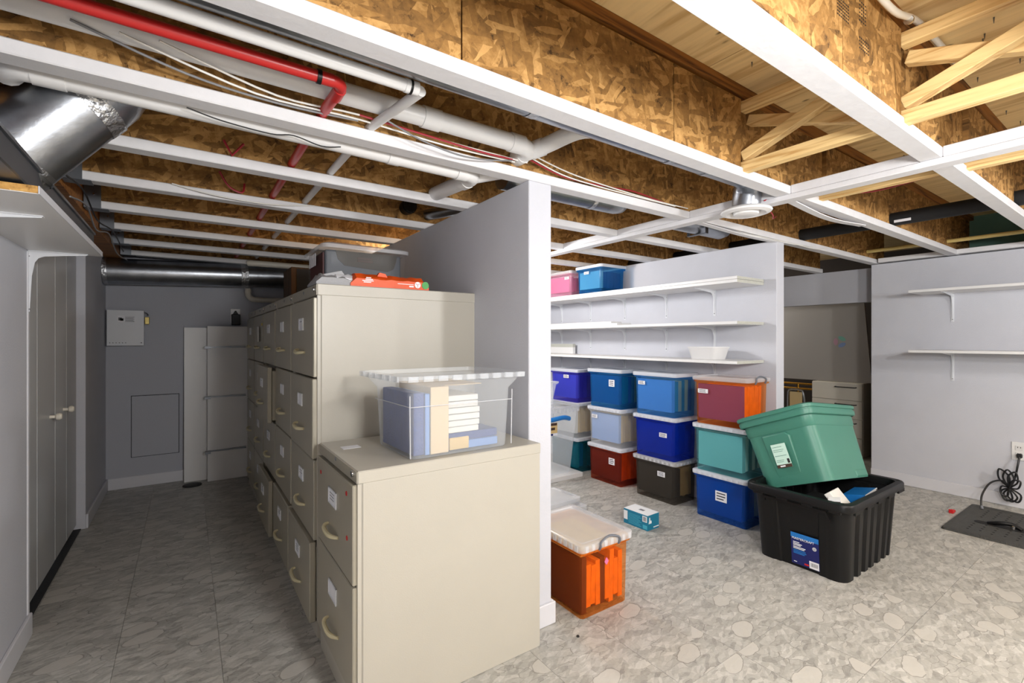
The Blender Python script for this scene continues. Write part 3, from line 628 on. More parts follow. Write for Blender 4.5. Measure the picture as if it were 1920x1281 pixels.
# ------------------------------------------------------------------ filing cabinets
def filing_cabinet(loc, wy, dx, ht, rows, z_top, label, ajar=(), marks=False, seed=0, group=None):
    t = thing('filing_cabinet', label, 'cabinet', loc, group=group)
    MB().box(.012, dx, 0, wy, .0, ht-.001).build('body', 'cabinet_beige', t, bevel=.003)
    MB().box(-.002, dx+.0015, -.002, wy+.002, z_top, ht).build('top_cap', 'cabinet_face' if False else 'cabinet_beige', t, bevel=.003)
    MB().box(-.0035, -.0018, .002, wy-.002, z_top+.002, ht-.003).build('header_strip', 'cabinet_face', t)
    MB().lathe([(.009,.0), (.009,-.006), (.005,-.007), (0,-.007)], 16, 'x', (-.0035, .035, z_top+.024)).build('lock', 'chrome', t, smooth=True)
    MB().lathe([(.006,.0), (.006,-.002), (0,-.002)], 10, 'x', (-.0035, wy*.5, z_top+.026)).build('badge', 'print_grey', t)
    MB().box(.0, .013, .004, .018, .0, z_top).box(.0, .013, wy-.018, wy-.004, .0, z_top).box(.0, .013, .018, wy-.018, 0, rows[-1]).build('front_frame', 'cabinet_beige', t)
    rng = random.Random(seed)
    for i in range(len(rows)-1):
        z1, z0 = rows[i]-.003, rows[i+1]+.003
        out = dict(ajar).get(i, 0)
        d = MB().box(-.012, .010, .012, wy-.012, z0, z1).box(.010, .40, .02, wy-.02, z0+.01, z1-.02).build('drawer', 'cabinet_face', t, bevel=.003, loc=(-out, 0, 0))
        zh = z0+(z1-z0)*.30; zl = z0+(z1-z0)*.68; yc = wy*.5
        # pull: a moulded bail, thicker in the middle
        pts = smooth_path([(-.012,yc+.058,zh+.010), (-.024,yc+.056,zh+.008), (-.030,yc+.042,zh+.001), (-.031,yc,zh-.002), (-.028,yc-.03,zh-.001), (-.020,yc-.05,zh), (-.012,yc-.064,zh+.001)], 4)
        MB().tube(pts, [.0045+.003*math.sin(math.pi*k/(len(pts)-1)) for k in range(len(pts))], 8).build('handle', 'handle_cream', d, smooth=True)
        lw, lh = (.072, .040) if len(rows) > 3 else (.085, .042)
        MB().box(-.0165, -.012, yc-lw/2-.006, yc+lw/2+.006, zl-lh/2-.005, zl-lh/2).box(-.0165, -.012, yc-lw/2-.006, yc+lw/2+.006, zl+lh/2, zl+lh/2+.005).box(-.0175, -.012, yc-lw/2-.007, yc-lw/2, zl-lh/2-.005, zl+lh/2+.005).box(-.0165, -.012, yc+lw/2, yc+lw/2+.006, zl-lh/2-.005, zl+lh/2+.005).build('label_frame', 'white_metal', d, bevel=.001)
        MB().box(-.0145, -.012, yc-lw/2, yc+lw/2, zl-lh/2, zl+lh/2).build('label_card', 'card_white', d)
        pr = MB(); n = 0
        for q in range(rng.randint(0, 3)):
            zz = zl+lh*.28-.010*q; pr.box(-.0150, -.0146, yc-lw*.36*rng.uniform(.5,1), yc+lw*.36, zz-.0012, zz+.0012); n += 1
        if n: pr.build('label_print', 'print_grey', d)
        if marks and i == 0:
            for yy, zz in ((wy*.86, zl+.045), (wy*.16, zl+.055), (wy*.15, zl-.075)):
                MB().lathe([(.0075,0), (.007,-.0015), (0,-.0015)], 12, 'x', (-.012, yy, zz)).build('sticker_dot', 'red_dot', d)
    return t
ROW4 = [1.273, .968, .664, .360, .056]
LAB = ['tall beige four-drawer filing cabinet nearest, its side facing the viewer', 'tall beige filing cabinet second in the row from the viewer', 'tall beige filing cabinet in the middle of the row, one drawer ajar', 'tall beige filing cabinet fourth in the row from the viewer', 'tall beige filing cabinet farthest down the aisle']
for k in range(5):
    filing_cabinet((.40, 1.848+.470*k, 0), .464, .675, 1.321, ROW4, 1.277, LAB[k], ajar={0: ((3,.014),(1,.004)), 1: ((2,.0),(3,.012)), 2: ((1,.035),(3,.03)), 3: (), 4: ()}[k], seed=k+1, group='tall filing cabinets in a row')
fc2 = filing_cabinet((.40, 1.347, 0), .458, .655, .737, [.698, .404, .085], .700, 'low beige two-drawer filing cabinet in front with a clear bin on top', marks=True, seed=9)
MB().box(.04, .10, .30, .345, .737, .7378).build('paper_sticker', 'card_white', fc2)
tag(MB().box(.382,.3835,3.26,3.30,1.20,1.215).build('sticky_note', 'yellow_print'), 'tiny yellow sticky flag on a far cabinet drawer', 'note')
tag(MB().box(.378,.3795,3.40,3.47,1.10,1.19).build('paper_note', 'paper'), 'small paper slip taped to a far top drawer', 'note')

# ------------------------------------------------------------------ totes and boxes
def shell(wx, wy, h, bx, by, r=.02, lip=.012, lip_h=.018, t=.003, rim_z=None, n=4):
    """open-topped tapered moulded tub, outer wall then inner wall"""
    rz = h-lip_h if rim_z is None else rim_z
    outer = [rrect(bx-.01, by-.01, r*.8, 0, n=n), rrect(bx, by, r, .006, n=n), rrect(wx-2*lip, wy-2*lip, r, rz, n=n), rrect(wx, wy, r+lip*.5, rz+.002, n=n), rrect(wx, wy, r+lip*.5, h, n=n)]
    inner = [rrect(wx-2*lip-2*t, wy-2*lip-2*t, r, h, n=n), rrect(wx-2*lip-2*t, wy-2*lip-2*t, r, h-.004, n=n), rrect(bx-2*t, by-2*t, r, .010, n=n)]
    return MB().loft(outer+inner, True, True)
def thin_shell(wx, wy, h, bx, by, r=.02, lip=.012, lip_h=.022, n=4):
    rz = h-lip_h
    return MB().loft([rrect(bx-.008, by-.008, r*.8, 0, n=n), rrect(bx, by, r, .005, n=n), rrect(wx-2*lip, wy-2*lip, r, rz, n=n), rrect(wx, wy, r+lip*.5, rz+.003, n=n), rrect(wx, wy, r+lip*.5, h, n=n)], True, False)
def folders(label, x0, x1, y0, y1, z0, z1, cols, loc, rot=(0,0,0), axis='x', jit=.012, seed=1, group='file folders inside the plastic boxes'):
    t = thing('folder_bundle', label, 'folders', loc, rot, group); rng = random.Random(seed); n = len(cols); g = (x1-x0)/n
    for i, c in enumerate(cols):
        a = x0+g*i+.0008; b = x0+g*(i+1)-.0008; dz = 0 if i == 0 else rng.uniform(0, jit); dy = rng.uniform(0, .006)
        m = MB(); lean = rng.uniform(-.003, .003)
        if axis == 'x': m.loft([[(a,y0+dy,z0+dz*.6),(b,y0+dy,z0+dz*.6),(b,y1-dy,z0),(a,y1-dy,z0)], [(a+lean,y0,z1-dz),(b+lean,y0,z1-dz),(b+lean,y1,z1-dz),(a+lean,y1,z1-dz)]])
        m.build('folder', c, t)
    return t
def file_box(name, loc, wx, wy, h, tint, lid, label, cols, front_label=None, flabel='', ridges=True, seed=1, group=None, handle=True, lidh=.026, rot=0):
    """tapered file box with clipped-on ribbed lid; +x is toward the wall, local origin at base centre"""
    t = thing(name, label, 'box', loc, (0,0,rot), group)
    bh = h-lidh*.7; bx, by = wx-.045, wy-.045
    thin_shell(wx-.012, wy-.012, bh, bx, by, .018).build('tub', tint, t, smooth=True)
    ld = MB().loft([rrect(wx-.004, wy-.004, .022, h-lidh), rrect(wx, wy, .024, h-lidh+.004), rrect(wx, wy, .024, h-.004), rrect(wx-.012, wy-.012, .02, h), rrect(wx-.05, wy-.05, .014, h), rrect(wx-.056, wy-.056, .012, h-.006)], False, True).build('lid', lid, t, smooth=True)
    if ridges:
        m = MB(); n = int(wy/.035)
        for k in range(n):
            y = -wy/2+.03+(wy-.06)*k/(n-1); m.box(-wx/2-.0015, -wx/2+.004, y-.008, y+.008, h-lidh+.003, h-.005)
        n = int(wx/.035)
        for k in range(n):
            x = -wx/2+.03+(wx-.06)*k/(n-1); m.box(x-.008, x+.008, -wy/2-.0015, -wy/2+.004, h-lidh+.003, h-.005)
        m.build('lid_rib', lid, ld)['kind'] = 'stuff'
    if handle:
        pts = smooth_path([(-.055,-wy/2+.001,h-.034), (-.055,-wy/2-.008,h-.020), (-.050,-wy/2-.006,h-.003), (0,-wy/2+.0,h+.009), (.050,-wy/2-.006,h-.003), (.055,-wy/2-.008,h-.020), (.055,-wy/2+.001,h-.034)], 3)
        MB().tube(pts, .005, 6).build('handle', 'grey_panel', t, smooth=True)
    if front_label:
        fy, fz, fw, fh = front_label; ins = (1-fz/bh)*.016+.001
        x = -(bx/2)-(wx-.036-bx)/2*(fz/bh)-.0015
        lb_ = MB().box(x-.0008, x, fy-fw/2, fy+fw/2, fz-fh/2, fz+fh/2).build('label', 'card_white', t)
        p = MB(); rng = random.Random(seed)
        for k in range(3):
            zz = fz+fh*(.28-.27*k); p.box(x-.0014, x-.0009, fy-fw*.38*rng.uniform(.6,1), fy+fw*.38, zz-fh*.05, zz+fh*.05)
        p.build('label_print', 'print_black', lb_)
    if cols:
        folders(flabel, -bx/2+.007, bx/2-.010, -by/2+.026, by/2-.012, .034, bh-.032, cols, loc, (0,0,rot), seed=seed)
    return t
W_, D_, G_ = .372, .276, 'lidded file boxes stacked under the shelves'
XF = 2.662+D_/2
c1, c2, c3, c4 = 1.462+W_/2, 1.952+W_/2, 2.410+W_/2+.015, 2.905+W_/2
H1, H2, H3 = .290, .295, .300
def st_(y, z): return (XF, y, z)
mn = ['manila']*3
file_box('file_box', st_(c1,0), D_, W_, H1, 'tint_blue', 'lid_frost', 'deep blue file box at the bottom of the stack nearest the black tote', ['folder_dkblue']*5+mn, (-.01,.155,.075,.062), 'dark blue folders inside the bottom box of the nearest stack', seed=2, group=G_, handle=False)
file_box('file_box', st_(c1,H1), D_, W_, H2, 'tint_aqua', 'lid_frost', 'pale aqua file box in the middle of the stack nearest the black tote', ['folder_aqua','paper','folder_teal','paper','folder_teal','paper'], None, 'pale folders inside the aqua box', seed=3, group=G_, handle=False)
file_box('file_box', st_(c1,H1+H2), D_, W_, H3, 'tint_orange', 'clear_lid', 'orange file box on top of the stack, purple folder showing through its front', ['folder_purple']+['folder_orange']*7, (.112,.205,.07,.026), 'orange folders behind one purple folder in the top orange box', ridges=False, seed=4, group=G_)
file_box('file_box', st_(c2,0), D_, W_, H1, 'tint_smoke', 'clear_lid', 'smoky grey-brown file box at the bottom of the middle stack', ['folder_dark']*3+['manila']*4, (-.06,.19,.062,.034), 'dark and manila folders inside the smoky box', seed=5, group=G_, handle=False)
file_box('file_box', st_(c2,H1), D_, W_, H2, 'tint_deepblue', 'lid_frost', 'strong royal blue file box in the middle of the centre stack', ['folder_dkblue']*6, (-.075,.17,.062,.030), 'dark blue folders inside the royal blue box', seed=6, group=G_, handle=False)
file_box('file_box', st_(c2,H1+H2), D_, W_, H3, 'tint_skyblue', 'lid_frost', 'sky blue file box on top of the centre stack', ['folder_slate','folder_teal','manila','folder_teal','manila','folder_dkblue'], (.108,.222,.06,.026), 'mixed folders inside the sky blue top box', ridges=False, seed=7, group=G_, handle=False)
file_box('file_box', st_(c3,0), D_, W_, H1, 'tint_red', 'lid_frost', 'dark red file box at the bottom of the third stack with orange folder ends', ['folder_maroon']+['folder_orange']*6, (-.075,.18,.06,.05), 'orange folders behind a maroon one in the dark red box', seed=8, group=G_, handle=False)
file_box('file_box', st_(c3,H1), D_, W_, H2, 'clear', 'lid_frost', 'clear file box with a light blue folder front and manila folder ends', ['folder_slate']+['manila']*7, (.108,.215,.06,.028), 'manila folders behind a light blue one in the clear box', seed=9, group=G_, handle=False)
file_box('file_box', st_(c3,H1+H2), D_, W_, H3, 'tint_cyanblue', 'lid_frost', 'teal-blue file box on top of the third stack with a square label', ['folder_dkblue','folder_teal','folder_teal','folder_dkblue','folder_teal','manila'], (-.075,.195,.058,.052), 'teal folders inside the teal-blue top box', ridges=False, seed=10, group=G_, handle=False)
file_box('file_box', st_(c4,0), D_, W_, H1, 'tint_teal', 'lid_frost', 'dark teal file box at the bottom, behind the big clear bin', ['folder_teal','folder_dkblue','folder_dark','folder_teal','folder_dark'], None, 'dark folders inside the teal box', seed=11, group=G_, handle=False)
file_box('file_box', st_(c4,H1), D_, W_, H2, 'clear', 'lid_frost', 'clear file box of manila folders behind the big clear bin', ['paper']+['manila']*7, None, 'manila folders in the clear box behind the bin', seed=12, group=G_, handle=False)
file_box('file_box', st_(c4,H1+H2), D_, W_, H3-.02, 'tint_violet', 'lid_frost', 'violet-blue file box on top of the stack beside the partition', ['folder_slate','folder_dkblue','folder_dkblue','folder_dkblue','folder_dkblue'], (-.03,.215,.066,.028), 'blue folders inside the violet-blue box', ridges=False, seed=13, group=G_, handle=False)
# two boxes pushed under the joists on the top shelf
file_box('file_box', (2.655+.15, 2.62+.155, 1.4905), .30, .31, .222, 'tint_cyanblue', 'lid_frost', 'blue file box on the top shelf with a white swirl inside', ['paper']+['folder_dkblue']*5, (.03,.165,.055,.022), 'folders and packing in the blue box on the top shelf', ridges=False, seed=14, handle=False)
file_box('file_box', (2.655+.15, 2.965+.18, 1.4905), .30, .34, .212, 'tint_pink', 'clear_lid', 'pink file box on the top shelf beside the blue one', ['pink','pink','paper','pink','paper'], (-.10,.150,.055,.022), 'pink folders in the box on the top shelf', ridges=False, seed=15, handle=False)
# orange box on the floor by the partition
ob = file_box('file_box', (1.262+.152, 1.352+.195, 0), .304, .390, .305, 'tint_orange', 'clear_lid', 'orange file box with a clear lid on the floor beside the partition end', None, seed=20, lidh=.032)
folders('orange hanging folders standing in the floor box by the partition', -.118, .118, -.160, .165, .012, .235, ['folder_maroon']+['folder_orange']*3+['folder_maroon']+['folder_orange']*4, (1.414, 1.547, 0), jit=.05, seed=21)
folders('manila folder tops under the clear lid of the floor box', -.112, .112, -.152, .158, .236, .258, ['manila']*6, (1.414, 1.547, 0), jit=.006, seed=22)
MB().prism([(-.012,-.1797,.205),(0,-.1797,.190),(.012,-.1797,.205),(0,-.1797,.222)], (0,-.002,0)).build('diamond_tab', 'pink', ob)

# clear bin on the low cabinet, with its contents
cb_ = thing('clear_bin', 'open clear plastic bin of papers standing on the low filing cabinet', 'bin', (.748, 1.515, .7385), (0,0,R(1.5)))
th = .262
MB().loft([rrect(.355,.275,.02,0), rrect(.365,.285,.025,.006), rrect(.385,.305,.03,.205), rrect(.43,.345,.035,.235), rrect(.435,.35,.035,.245), rrect(.475,.385,.035,.246), rrect(.478,.388,.036,.262), rrect(.44,.355,.032,.264)], True, False).build('tub', 'clear', cb_, smooth=True)
m = MB()
for k in range(9):
    x = -.20+.05*k; MB().box(x-.016, x+.016, -.196, -.190, .2455, .2625).build('rim_rib', 'clear', cb_)
for k in range(6):
    y = -.15+.06*k; MB().box(-.241, -.235, y-.02, y+.02, .2455, .2625).build('rim_rib', 'clear', cb_)
MB().tube([(-.19,-.151,.008), (-.1925,-.1525,.2)], .002, 6).tube([(.19,-.151,.008), (.1925,-.1525,.2)], .002, 6).tube([(-.19,-.1528,.165),(.19,-.1528,.165)], .0015, 5).tube([(-.1915,-.145,.165),(-.1915,.145,.165)], .0015, 5).build('moulded_edge', 'clear_lid', cb_, smooth=True)
def in_bin(name, mb, m_, label, cat): 
    o = mb.build(name, m_, bevel=.002); o.location = cb_.location; o.rotation_euler = cb_.rotation_euler; return tag(o, label, cat)
in_bin('ring_binder', MB().box(-.172, -.136, -.134, .125, .010, .205), 'folder_blue', 'mottled blue binder standing at the left inside the clear bin', 'binder')
in_bin('ring_binder', MB().box(-.134, -.118, -.137, .12, .008, .202), 'folder_slate', 'thin light blue folder beside the mottled binder', 'folder')
in_bin('cardboard_divider', MB().box(-.115, -.050, -.137, .118, .008, .222).box(-.112,.10,-.10,.128,.219,.2225), 'cardboard', 'tan cardboard sleeve standing in the clear bin', 'cardboard')
rng = random.Random(3)
for k in range(6):
    z0 = .062+.021*k
    in_bin('paper_stack', MB().box(-.044+rng.uniform(0,.004), .078+rng.uniform(-.006,.006), -.118+rng.uniform(0,.01), .11, z0, z0+.019), 'paper', 'white paper pad inside the clear bin, %s in the pile' % ['lowest','second lowest','third lowest','third from the top','second from the top','topmost'][k], 'paper')
in_bin('paperback_book', MB().box(-.044, .150, -.125, .10, .008, .034), 'folder_slate', 'blue paperback lying flat under the paper pile', 'book')
in_bin('paperback_book', MB().box(-.044, .158, -.110, .11, .0345, .060), 'folder_blue', 'thicker blue book lying flat on another in the clear bin', 'book')
in_bin('yellow_pamphlet', MB().box(-.044, .03, -.131, -.126, .01, .05), 'manila', 'yellowish pamphlet against the near side of the clear bin', 'pamphlet')

# bin on top of the tall cabinets
gb = thing('clear_bin', 'clear lidded bin with a grey cut-out insert on top of the tall cabinets', 'bin', (.672, 2.30, 1.3225))
thin_shell(.385, .38, .205, .365, .36, .03, .006).build('tub', 'clear_thin', gb, smooth=True)
MB().loft([rrect(.392,.388,.03,.188), rrect(.396,.392,.03,.19), rrect(.396,.392,.03,.204), rrect(.37,.37,.03,.212)], False, True).build('lid', 'clear_lid', gb, smooth=True)
ins_ = MB().box(-.178, .165, -.160, .155, .006, .184).build('insert', 'insert_grey', gb, bevel=.008, seg=2)
MB().prism([(-.135,-.1605,.183),(-.125,-.1605,.145),(-.095,-.1605,.118),(.10,-.1605,.105),(.128,-.1605,.120),(.14,-.1605,.155),(.145,-.1605,.183)], (0,-.002,0)).build('window', 'brown_dark', ins_)
MB().loft([[(x,-.1605,z+.055) for x,_,z in [(p[0],0,p[1]) for p in rrect(.235,.05,.024,0)]], [(x,-.1625,z+.055) for x,_,z in [(p[0],0,p[1]) for p in rrect(.235,.05,.024,0)]]]).build('window', 'brown_dark', ins_)
MB().box(-.04,.03,-.164,-.1626,.140,.148).box(-.04,.028,-.164,-.1626,.152,.160).build('window_print', 'brown', ins_)
MB().box(-.186, -.180, -.150, .10, .006, .17).build('red_folder', 'folder_maroon', gb)
m = MB()
for k in range(4): m.box(-.2005, -.1995, -.08+.035*k, -.055+.035*k, .12, .175)
m.build('side_label', 'card_white', gb)
# torn package of rice cakes style bag lying in front of it
pk = thing('snack_bag', 'torn orange plastic package with white print on the nearest tall cabinet', 'package', (.40, 1.93, 1.3225))
def pillow(x0, x1, y0, y1, h, nx=10, ny=6, seed=1, crumple=.004):
    rng = random.Random(seed); top = []; bot = []
    for j in range(ny+1):
        for i in range(nx+1):
            u, v = i/nx, j/ny; e = min(1, 14*min(u, 1-u)+.25)*min(1, 5.0*min(v, 1-v)+.55)
            x = x0+(x1-x0)*u; y = y0+(y1-y0)*v
            top.append((x, y, h*e**.8+rng.uniform(-crumple, crumple)*e)); bot.append((x, y, 0.0))
    n = (nx+1)*(ny+1); F = []
    for j in range(ny):
        for i in range(nx):
            a = j*(nx+1)+i; F.append((a, a+1, a+nx+2, a+nx+1)); F.append((n+a+nx+1, n+a+nx+2, n+a+1, n+a))
    bd = [i for i in range(nx+1)]+[(j+1)*(nx+1)-1 for j in range(1, ny+1)]+[ny*(nx+1)+i for i in range(nx-1, -1, -1)]+[j*(nx+1) for j in range(ny-1, 0, -1)]
    for q in range(len(bd)):
        a, b = bd[q], bd[(q+1) % len(bd)]; F.append((b, a, n+a, n+b))
    return MB().add(top+bot, F)
pillow(.125, .455, -.065, .10, .052, 14, 6, 3, .004).build('wrapper', 'orange_bag', pk, smooth=True)
pillow(.0, .16, -.06, .10, .040, 8, 6, 5, .006).build('torn_foil', 'bag_grey', pk, smooth=True)
pillow(.06, .19, -.055, .09, .046, 8, 6, 8, .003).build('paper_liner', 'card_white', pk, smooth=True)
MB().prism([(.02,-.03,.038),(.10,-.03,.060),(.115,-.03,.040),(.06,-.03,.034)], (0,.03,0)).build('torn_flap', 'bag_grey', pk)
MB().prism([(.235,-.05,.046),(.245,-.05,.062),(.27,-.05,.058),(.278,-.05,.044)], (0,.02,0)).build('torn_flap', 'orange_bag', pk)
m = MB()
for (x, z, wd) in ((.185,.036,.02),(.182,.030,.03),(.17,.024,.045),(.175,.018,.03)): m.box(x, x+wd, -.0672, -.0655, z-.002, z+.0015)
m.box(.315,.385,-.0672,-.0655,.019,.0215).box(.365,.385,-.0672,-.0655,.009,.015)
m.build('printed_text', 'white_print', pk)
MB().lathe([(.0135,0),(.0135,-.0015),(0,-.0015)], 14, 'y', (.403,-.0655,.020)).build('printed_logo', 'white_print', pk)
MB().box(.4025,.4035,-.068,-.0672,.010,.020).bar((.403,-.0675,.020),(.412,-.0675,.026),.0012,.0012).bar((.403,-.0675,.020),(.394,-.0675,.026),.0012,.0012).build('logo_line', 'red_dot', pk)
MB().lathe([(.016,0),(.016,-.0015),(0,-.0015)], 14, 'y', (.438,-.0655,.020)).build('printed_leaf', 'green_print', pk)
db = thing('wooden_crate', 'dark brown wooden crate on the far tall cabinets', 'crate', (.57, 3.4, 1.3225))
MB().box(0,.03,0,.30,0,.275).box(.03,.34,0,.03,0,.275).box(.03,.34,.27,.30,0,.275).box(.31,.34,.03,.27,0,.275).box(.03,.31,.03,.27,0,.02).build('carcass', 'wood_dark', db, bevel=.002)
MB().box(.034,.30,-.002,.0,.01,.265).build('front_panel', 'black_rubber', db)

# black tote
def tote(name, label, loc, rot, a, b, h, taper, m_, ribs=True, group=None):
    t = thing(name, label, 'tote', loc, rot, group)
    ta, tb = a*taper, b*taper
    NS = 40
    def ring(z, k, amp, grow=0):
        """rounded rectangle walked with optional corrugation on the two y faces and plain x faces"""
        wx = ta+(a*.93-ta)*k+grow; wy = tb+(b*.91-tb)*k+grow; r = .05; pts = []
        def side(p0, p1, n, nrm, rib):
            for i in range(n):
                f = i/n; x = p0[0]+(p1[0]-p0[0])*f; y = p0[1]+(p1[1]-p0[1])*f
                o = rib(f)*amp; pts.append((x+nrm[0]*o, y+nrm[1]*o, z))
        def corner(cx, cy, a0):
            for i in range(4):
                t_ = R(a0+90*i/4); pts.append((cx+r*math.cos(t_), cy+r*math.sin(t_), z))
        cor = lambda f: -1 if (f*6.0) % 1 > .55 and .04 < f < .97 else 0
        pan = lambda f: (-1.1 if .22 < f < .80 else (0 if (f < .12 or f > .90) else -.35))
        side((-wx/2+r,-wy/2), (wx/2-r,-wy/2), NS, (0,-1), cor); corner(wx/2-r,-wy/2+r,270)
        side((wx/2,-wy/2+r), (wx/2,wy/2-r), NS, (1,0), pan); corner(wx/2-r,wy/2-r,0)
        side((wx/2-r,wy/2), (-wx/2+r,wy/2), NS, (0,1), cor); corner(-wx/2+r,wy/2-r,90)
        side((-wx/2,wy/2-r), (-wx/2,-wy/2+r), NS, (-1,0), pan); corner(-wx/2+r,-wy/2+r,180)
        return pts
    amp = .011 if ribs else .0
    rr = [ring(0,0,amp), ring(h*.45,.45,amp), ring(h*.86,.86,amp), ring(h*.885,.88,0), ring(h*.935,.93,0)]
    rr += [ring(h*.936,.93,0,.006), ring(h*.94,.93,0,.03)]
    inn = [ring(h*.95,.93,0,-.012), ring(.012,0,0,-.03)]
    MB().loft(rr, True, False).build('tub', m_, t, smooth=True)
    MB().loft(inn, False, True).build('tub_inside', m_, t, smooth=True)
    return t
bt = tote('storage_tote', 'open black ribbed storage tote on the floor holding a tilted green tote', (2.745, 1.093, 0), (0,0,0), .70, .475, .375, .835, 'black_plastic')
rimo = [rrect(.62,.405,.045,.340), rrect(.70,.475,.05,.338), rrect(.708,.483,.05,.343), rrect(.708,.483,.05,.368), rrect(.700,.475,.05,.375), rrect(.640,.425,.045,.375), rrect(.634,.419,.045,.370), rrect(.634,.419,.045,.340)]
MB().loft(rimo, False, False).build('rim', 'black_plastic', bt, smooth=True)
for k in range(4): MB().box(-.352+.0, -.34, -.20+.115*k, -.15+.115*k, .328, .345).build('rim_tab', 'black_plastic', bt, bevel=.002)
for k in range(5): MB().box(-.30+.135*k, -.22+.135*k, -.2405, -.230, .326, .345).build('rim_tab', 'black_plastic', bt, bevel=.002)
for sx in (-1, 1):
    for sy in (-1, 1):
        MB().lathe([(.011,.3752),(.011,.3758),(0,.3758)], 12, 'z', (sx*.322, sy*.212, 0)).build('rim_hole', 'black_foam', bt)
MB().prism([(-.331,.14,.30),(-.331,.155,.325),(-.331,-.135,.325),(-.331,-.155,.285),(-.331,-.153,.275),(-.331,-.128,.313),(-.331,.14,.313)], (-.006,0,0)).build('moulded_arch', 'black_plastic', bt)
# printed sticker on the face toward -x (follows the wall slope)
sl_ = math.atan2((.70*.93-.70*.835)/2, .375*.93)
lm = Matrix.Translation((-.2975, -.03, .095)) @ Matrix.Rotation(-sl_, 4, 'Y')
lbm = MB().box(-.0012, 0, -.062, .062, -.078, .078)
lo = lbm.build('product_label', 'navy', bt); lo.matrix_local = lm
MB().box(-.0018, -.0012, -.062, .062, .054, .078).build('label_band', 'label_blue', lo)
TX = Matrix(((0,0,-1,-.0020),(-1,0,0,.057),(0,1,0,.046),(0,0,0,1)))
text_mesh('label_title', 'MASTERCRAFT', .0150, 'white_print', lo, TX, .0003)
m = MB()
for k, (wd, zz) in enumerate(((.028,.032),(.040,.024),(.034,.017),(.055,.008),(.050,.001))): m.box(-.0018, -.0012, .052-wd, .052, zz-.0018, zz+.0018)
m.box(-.0018,-.0012,.038,.052,-.068,-.065); m.build('label_text', 'white_print', lo)
m = MB()
for k, (wd, zz) in enumerate(((.055,-.008),(.058,-.016),(.050,-.023))): m.box(-.0018, -.0012, .052-wd, .052, zz-.002, zz+.002)
m.build('label_text', 'label_blue', lo)
MB().lathe([(.009,-.0012),(.009,-.0018),(.0075,-.0018),(.0075,-.0012)], 16, 'x', (0,-.043,.024)).build('label_ring', 'white_print', lo)
MB().box(-.0018, -.0012, -.060, -.018, -.076, -.040).build('barcode_patch', 'card_white', lo)
m = MB()
for k in range(9): m.box(-.0022, -.0018, -.054+.0035*k, -.0525+.0035*k-.0003*(k % 3), -.066, -.048)
m.build('barcode', 'print_black', lo)
MB().box(-.0018,-.0012,-.016,.004,-.070,-.062).build('label_mark', 'red_dot', lo)

# green tote, tilted back in the black one
gt = tote('storage_tote', 'closed green storage tote tilted inside the open black tote', (2.776, 1.142, .348), (-.374, .112, -.027), .558, .400, .373, .84, 'green_plastic', ribs=False)
MB().loft([rrect(.540,.382,.045,.322), rrect(.556,.398,.05,.326), rrect(.560,.402,.05,.345), rrect(.560,.402,.05,.349), rrect(.553,.395,.05,.350), rrect(.553,.395,.05,.358), rrect(.566,.408,.05,.359), rrect(.568,.410,.05,.374), rrect(.556,.398,.05,.380), rrect(.50,.34,.03,.380), rrect(.48,.32,.03,.372)], False, True).build('lid', 'green_plastic', gt, smooth=True)
MB().loft([rrect(.508,.356,.05,.268), rrect(.516,.364,.05,.274), rrect(.524,.370,.05,.322), rrect(.51,.36,.045,.323)], False, False).build('collar_band', 'green_plastic', gt, smooth=True)
# recessed handle channel on the -x face, foot recess at the base
MB().prism([(-.2315,.075,.0),(-.2665,.085,.262),(-.2665,-.045,.262),(-.2600,-.062,.245),(-.2315,-.05,.0)], (.02,0,0)).build('moulded_channel', 'green_plastic', gt, bevel=.008, seg=2)
MB().box(.06,.20,-.172,-.150,.0,.045).build('foot_recess', 'green_plastic', gt, bevel=.01, seg=2)
gs = math.atan2((.558*.93-.558*.84)/2, .373*.93)
ls = MB().box(-.0012,0,-.038,.038,-.06,.06).build('product_label', 'mint_label', gt); ls.matrix_local = Matrix.Translation((-.2590,.012,.150)) @ Matrix.Rotation(-gs,4,'Y')
MB().box(-.0016,-.0012,-.038,.038,-.06,-.044).build('label_band', 'brown', ls)
m = MB()
for zz, wd in ((.045,.05),(.030,.055),(.022,.048),(.0,.06),(-.022,.04),(-.030,.036)): m.box(-.0016,-.0012,.033-wd,.033,zz-.001,zz+.001)
m.build('label_text', 'green_plastic', ls)
MB().box(-.0017,-.0012,-.034,-.022,-.040,-.018).build('barcode', 'print_black', ls)
MB().box(-.0020,-.0016,-.004,.022,-.0555,-.0485).build('label_word', 'white_print', ls)
# odds and ends in the black tote
def ax_box(name, c, size, rot, m_, label, cat, bevel=.002):
    o = MB().box(-size[0]/2,size[0]/2,-size[1]/2,size[1]/2,-size[2]/2,size[2]/2).build(name, m_, bevel=bevel); o.location = c; o.rotation_euler = rot; return tag(o, label, cat)
ax_box('hardback_book', (2.575,.955,.325), (.15,.030,.14), (R(-40),R(4),R(8)), 'paper', 'thick cream book propped under the green tote', 'book')
bx_ = ax_box('medicine_carton', (2.475,.945,.345), (.045,.045,.06), (R(-8),0,R(20)), 'brown', 'small brown carton with a white cap at the tote edge', 'carton')
MB().box(-.0235,.0235,-.0235,.0235,.022,.0305).build('carton_lid', 'white_print', bx_)
MB().box(-.004,.016,-.0235,-.0226,-.012,.016).build('carton_print', 'white_print', bx_)
ca = ax_box('printed_box', (2.83,.96,.285), (.19,.10,.11), (R(-12),0,R(4)), 'label_blue', 'blue and white printed carton lying in the black tote', 'carton')
MB().box(-.096,.096,-.0512,-.0502,.012,.0555).box(-.06,.06,-.0512,-.0502,-.02,-.012).build('printed_panel', 'white_print', ca)
MB().box(.078,.090,-.0522,-.0512,.015,.05).build('printed_mark', 'brown', ca)
